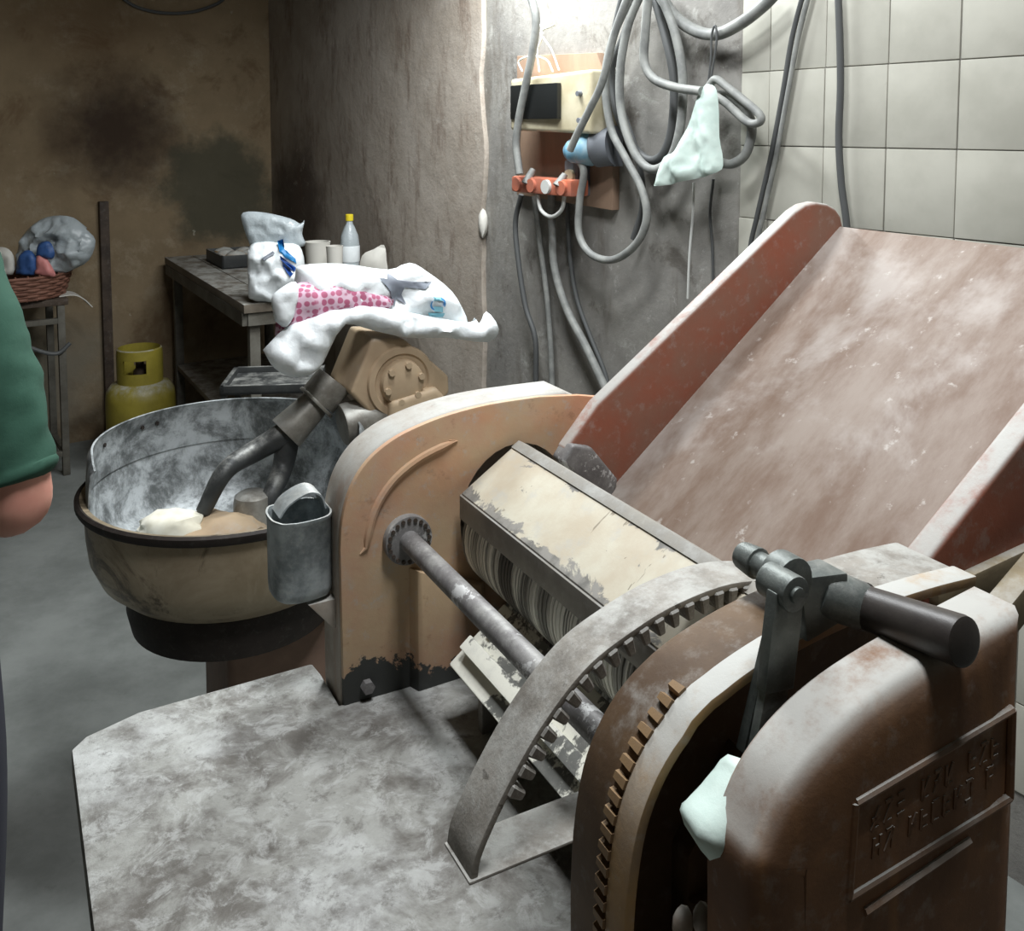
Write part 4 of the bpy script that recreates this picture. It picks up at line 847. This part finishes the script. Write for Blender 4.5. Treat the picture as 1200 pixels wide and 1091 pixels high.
# rag
pp = [on_wall(x, y, .12) for x, y in ((828, 98), (838, 102), (841, 120), (842, 160), (846, 188), (842, 202), (812, 210), (773, 218), (770, 212), (775, 184), (792, 178), (800, 160), (812, 128), (820, 108))]
og = on_wall(820, 160, .12)
pl = Pillow([(-(q - og).dot(WD), q.z - og.z) for q in pp], .014, .012, .009, 61, .6, 12, k=.03)
o = pl.mesh(lambda a, c, w: V((a, -w - .012 * math.sin(a * 55 + c * 12) * min(1, max(0, (.13 - c) * 5)), c))).build('hanging_rag', 'rag', sharp=75); o.location = og; o.rotation_euler.z = wang; tag(o, 'pale green cloth rag hanging from the wire hook on the wall', 'rag')
# plaster lump at the edge of the smoked coat
b = MB(); q = on_wall(566, 262, .02); o = lump('plaster_clip', 'white_packet', None, (0, 0, 0), .018, .02, .055, 3, 2); o.location = q; tag(o, 'small white plaster lump on the ragged edge of the smoked wall', 'plaster')
# ------------------------------------------------------------------ person at the left edge
def skin_mesh(name, nodes, edges, mat, parent, root=0, sub=2, fold=0):
    me = bpy.data.meshes.new(name); me.from_pydata([n[0] for n in nodes], edges, []); o = bpy.data.objects.new(name, me); COL.objects.link(o)
    md = o.modifiers.new('s', 'SKIN'); md.use_smooth_shade = True
    for i, n in enumerate(nodes):
        r = n[1]; sv = me.skin_vertices[0].data[i]; sv.radius = r if isinstance(r, tuple) else (r, r); sv.use_root = (i == root)
    sd = o.modifiers.new('d', 'SUBSURF'); sd.levels = sub; sd.render_levels = sub
    dg = bpy.context.evaluated_depsgraph_get(); m2 = bpy.data.meshes.new_from_object(o.evaluated_get(dg)); bpy.data.objects.remove(o)
    if fold:
        for v in m2.vertices: v.co += v.normal * fold * (noise.noise(V((v.co.x * 9, v.co.y * 9, v.co.z * 16))) + .5 * noise.noise(V((v.co.x * 22, v.co.y * 22, v.co.z * 40))))
    m2.name = name; return link(name, m2, mat, parent)
px_, py_ = -.878, 1.20
PR = thing('person', 'person in a green short-sleeved shirt and dark trousers with one elbow bent', 'person', (px_, py_, 0))
Q = lambda x, y, z: V((x - px_, y - py_, z))
el = Q(-.602, 1.15, 1.075); shd = Q(-.715, 1.20, 1.385); wri = Q(-.82, 1.30, 1.06)
nodes = [(Q(px_, 1.2, .95), .10), (Q(px_, 1.2, 1.12), .09), (Q(px_, 1.2, 1.30), .10), (Q(px_, 1.19, 1.43), .07), (Q(px_, 1.20, 1.50), .052), (Q(px_, 1.22, 1.57), .066), (Q(px_, 1.225, 1.65), .088), (Q(px_, 1.215, 1.72), .066),
 (shd, .055), (el.lerp(shd, .5), .05), (el, .042), (el.lerp(wri, .4), .042), (wri, .027)]
edges = [(0, 1), (1, 2), (2, 3), (3, 4), (4, 5), (5, 6), (6, 7), (2, 8), (8, 9), (9, 10), (10, 11), (11, 12)]
def addn(p, r, frm): nodes.append((p, r)); edges.append((frm, len(nodes) - 1)); return len(nodes) - 1
hd_ = V((-.75, .55, -.1)).normalized(); sdv = V((.45, .75, .2)).normalized()
pal = addn(wri + hd_ * .05, (.02, .034), 12); pal2 = addn(wri + hd_ * .085, (.016, .034), pal)
for i, ln in enumerate((.072, .08, .076, .06)):
    f0 = addn(wri + hd_ * .095 + sdv * (.027 - .018 * i), .0095, pal2); f1 = addn(wri + hd_ * (.095 + ln * .55) + sdv * (.029 - .019 * i) + V((0, 0, -.012)), .0088, f0); addn(wri + hd_ * (.095 + ln * .85) + sdv * (.029 - .019 * i) + V((0, 0, -.032)), .0075, f1)
t0 = addn(wri + hd_ * .045 + sdv * .04, .011, pal); addn(wri + hd_ * .085 + sdv * .058, .009, t0)
ls = addn(Q(-1.015, 1.20, 1.385), .055, 2); le = addn(Q(-1.07, 1.2, 1.10), .042, ls); lw = addn(Q(-1.05, 1.27, .87), .027, le); lpal = addn(Q(-1.05, 1.285, .80), (.018, .032), lw)
for i, ln in enumerate((.07, .08, .075, .06)):
    f0 = addn(Q(-1.05, 1.30 - .002 + .0, .77) + V((0, .027 - .018 * i, 0)), .0092, lpal); f1 = addn(Q(-1.045, 1.30, .77 - ln * .6) + V((0, .028 - .019 * i, 0)), .0085, f0); addn(Q(-1.03, 1.30, .77 - ln) + V((0, .028 - .019 * i, 0)), .0075, f1)
t0 = addn(Q(-1.04, 1.32, .80), .011, lpal); addn(Q(-1.03, 1.335, .765), .009, t0)
for sx in (1, -1):
    hp_ = addn(Q(px_ + sx * .095, 1.2, .90), .072, 0); kn = addn(Q(px_ + sx * .105, 1.21, .50), .058, hp_); ca = addn(Q(px_ + sx * .105, 1.19, .36), .058, kn); an = addn(Q(px_ + sx * .11, 1.18, .09), .038, ca); addn(Q(px_ + sx * .125, 1.33, .035), .034, an)
nz_ = addn(Q(px_, 1.315, 1.635), .014, 6)
for sx in (1, -1): addn(Q(px_ + sx * .088, 1.215, 1.63), .02, 6)
body = skin_mesh('body', nodes, edges, 'skin', PR)
# clothing follows the body a little further out
sn = [(Q(px_, 1.2, .76), (.172, .135)), (Q(px_, 1.2, .92), (.17, .135)), (Q(px_, 1.2, 1.10), (.16, .13)), (Q(px_, 1.2, 1.28), (.17, .135)), (Q(px_, 1.19, 1.42), (.10, .085)), (shd, .072), (el.lerp(shd, .55), .066), (el.lerp(shd, .16), .060), (el.lerp(shd, .08), .060), (Q(-1.015, 1.20, 1.385), .072), (Q(-1.045, 1.2, 1.25), .066), (Q(-1.058, 1.2, 1.16), .062)]
skin_mesh('shirt', sn, [(0, 1), (1, 2), (2, 3), (3, 4), (3, 5), (5, 6), (6, 7), (7, 8), (3, 9), (9, 10), (10, 11)], 'green_shirt', PR, sub=3, fold=.011)
tn_ = [(Q(px_, 1.2, 1.06), (.150, .12)), (Q(px_, 1.2, .88), (.165, .13))]; te = [(0, 1)]
for sx in (1, -1):
    i = len(tn_); tn_ += [(Q(px_ + sx * .115, 1.2, .78), .105), (Q(px_ + sx * .115, 1.21, .50), .076), (Q(px_ + sx * .115, 1.19, .30), .07), (Q(px_ + sx * .115, 1.18, .08), .066)]; te += [(1, i), (i, i + 1), (i + 1, i + 2), (i + 2, i + 3)]
skin_mesh('trousers', tn_, te, 'trousers', PR)
for sx in (1, -1): lump('shoe', 'shoes', PR, Q(px_ + sx * .12, 1.26, .045), .052, .14, .045, 1, 3, .08)
b = MB(); bmesh.ops.create_uvsphere(b.b, u_segments=24, v_segments=16, radius=1)
for v in list(b.b.verts):
    if v.co.z < -.45 or (v.co.y > .45 and v.co.z < .35): b.b.verts.remove(v)
    else: v.co = Q(px_, 1.215, 1.675) + V((v.co.x * .098, v.co.y * .112, v.co.z * .108)) * (1 + .02 * noise.noise(v.co * 6))
b.build('hair', 'hair', PR)
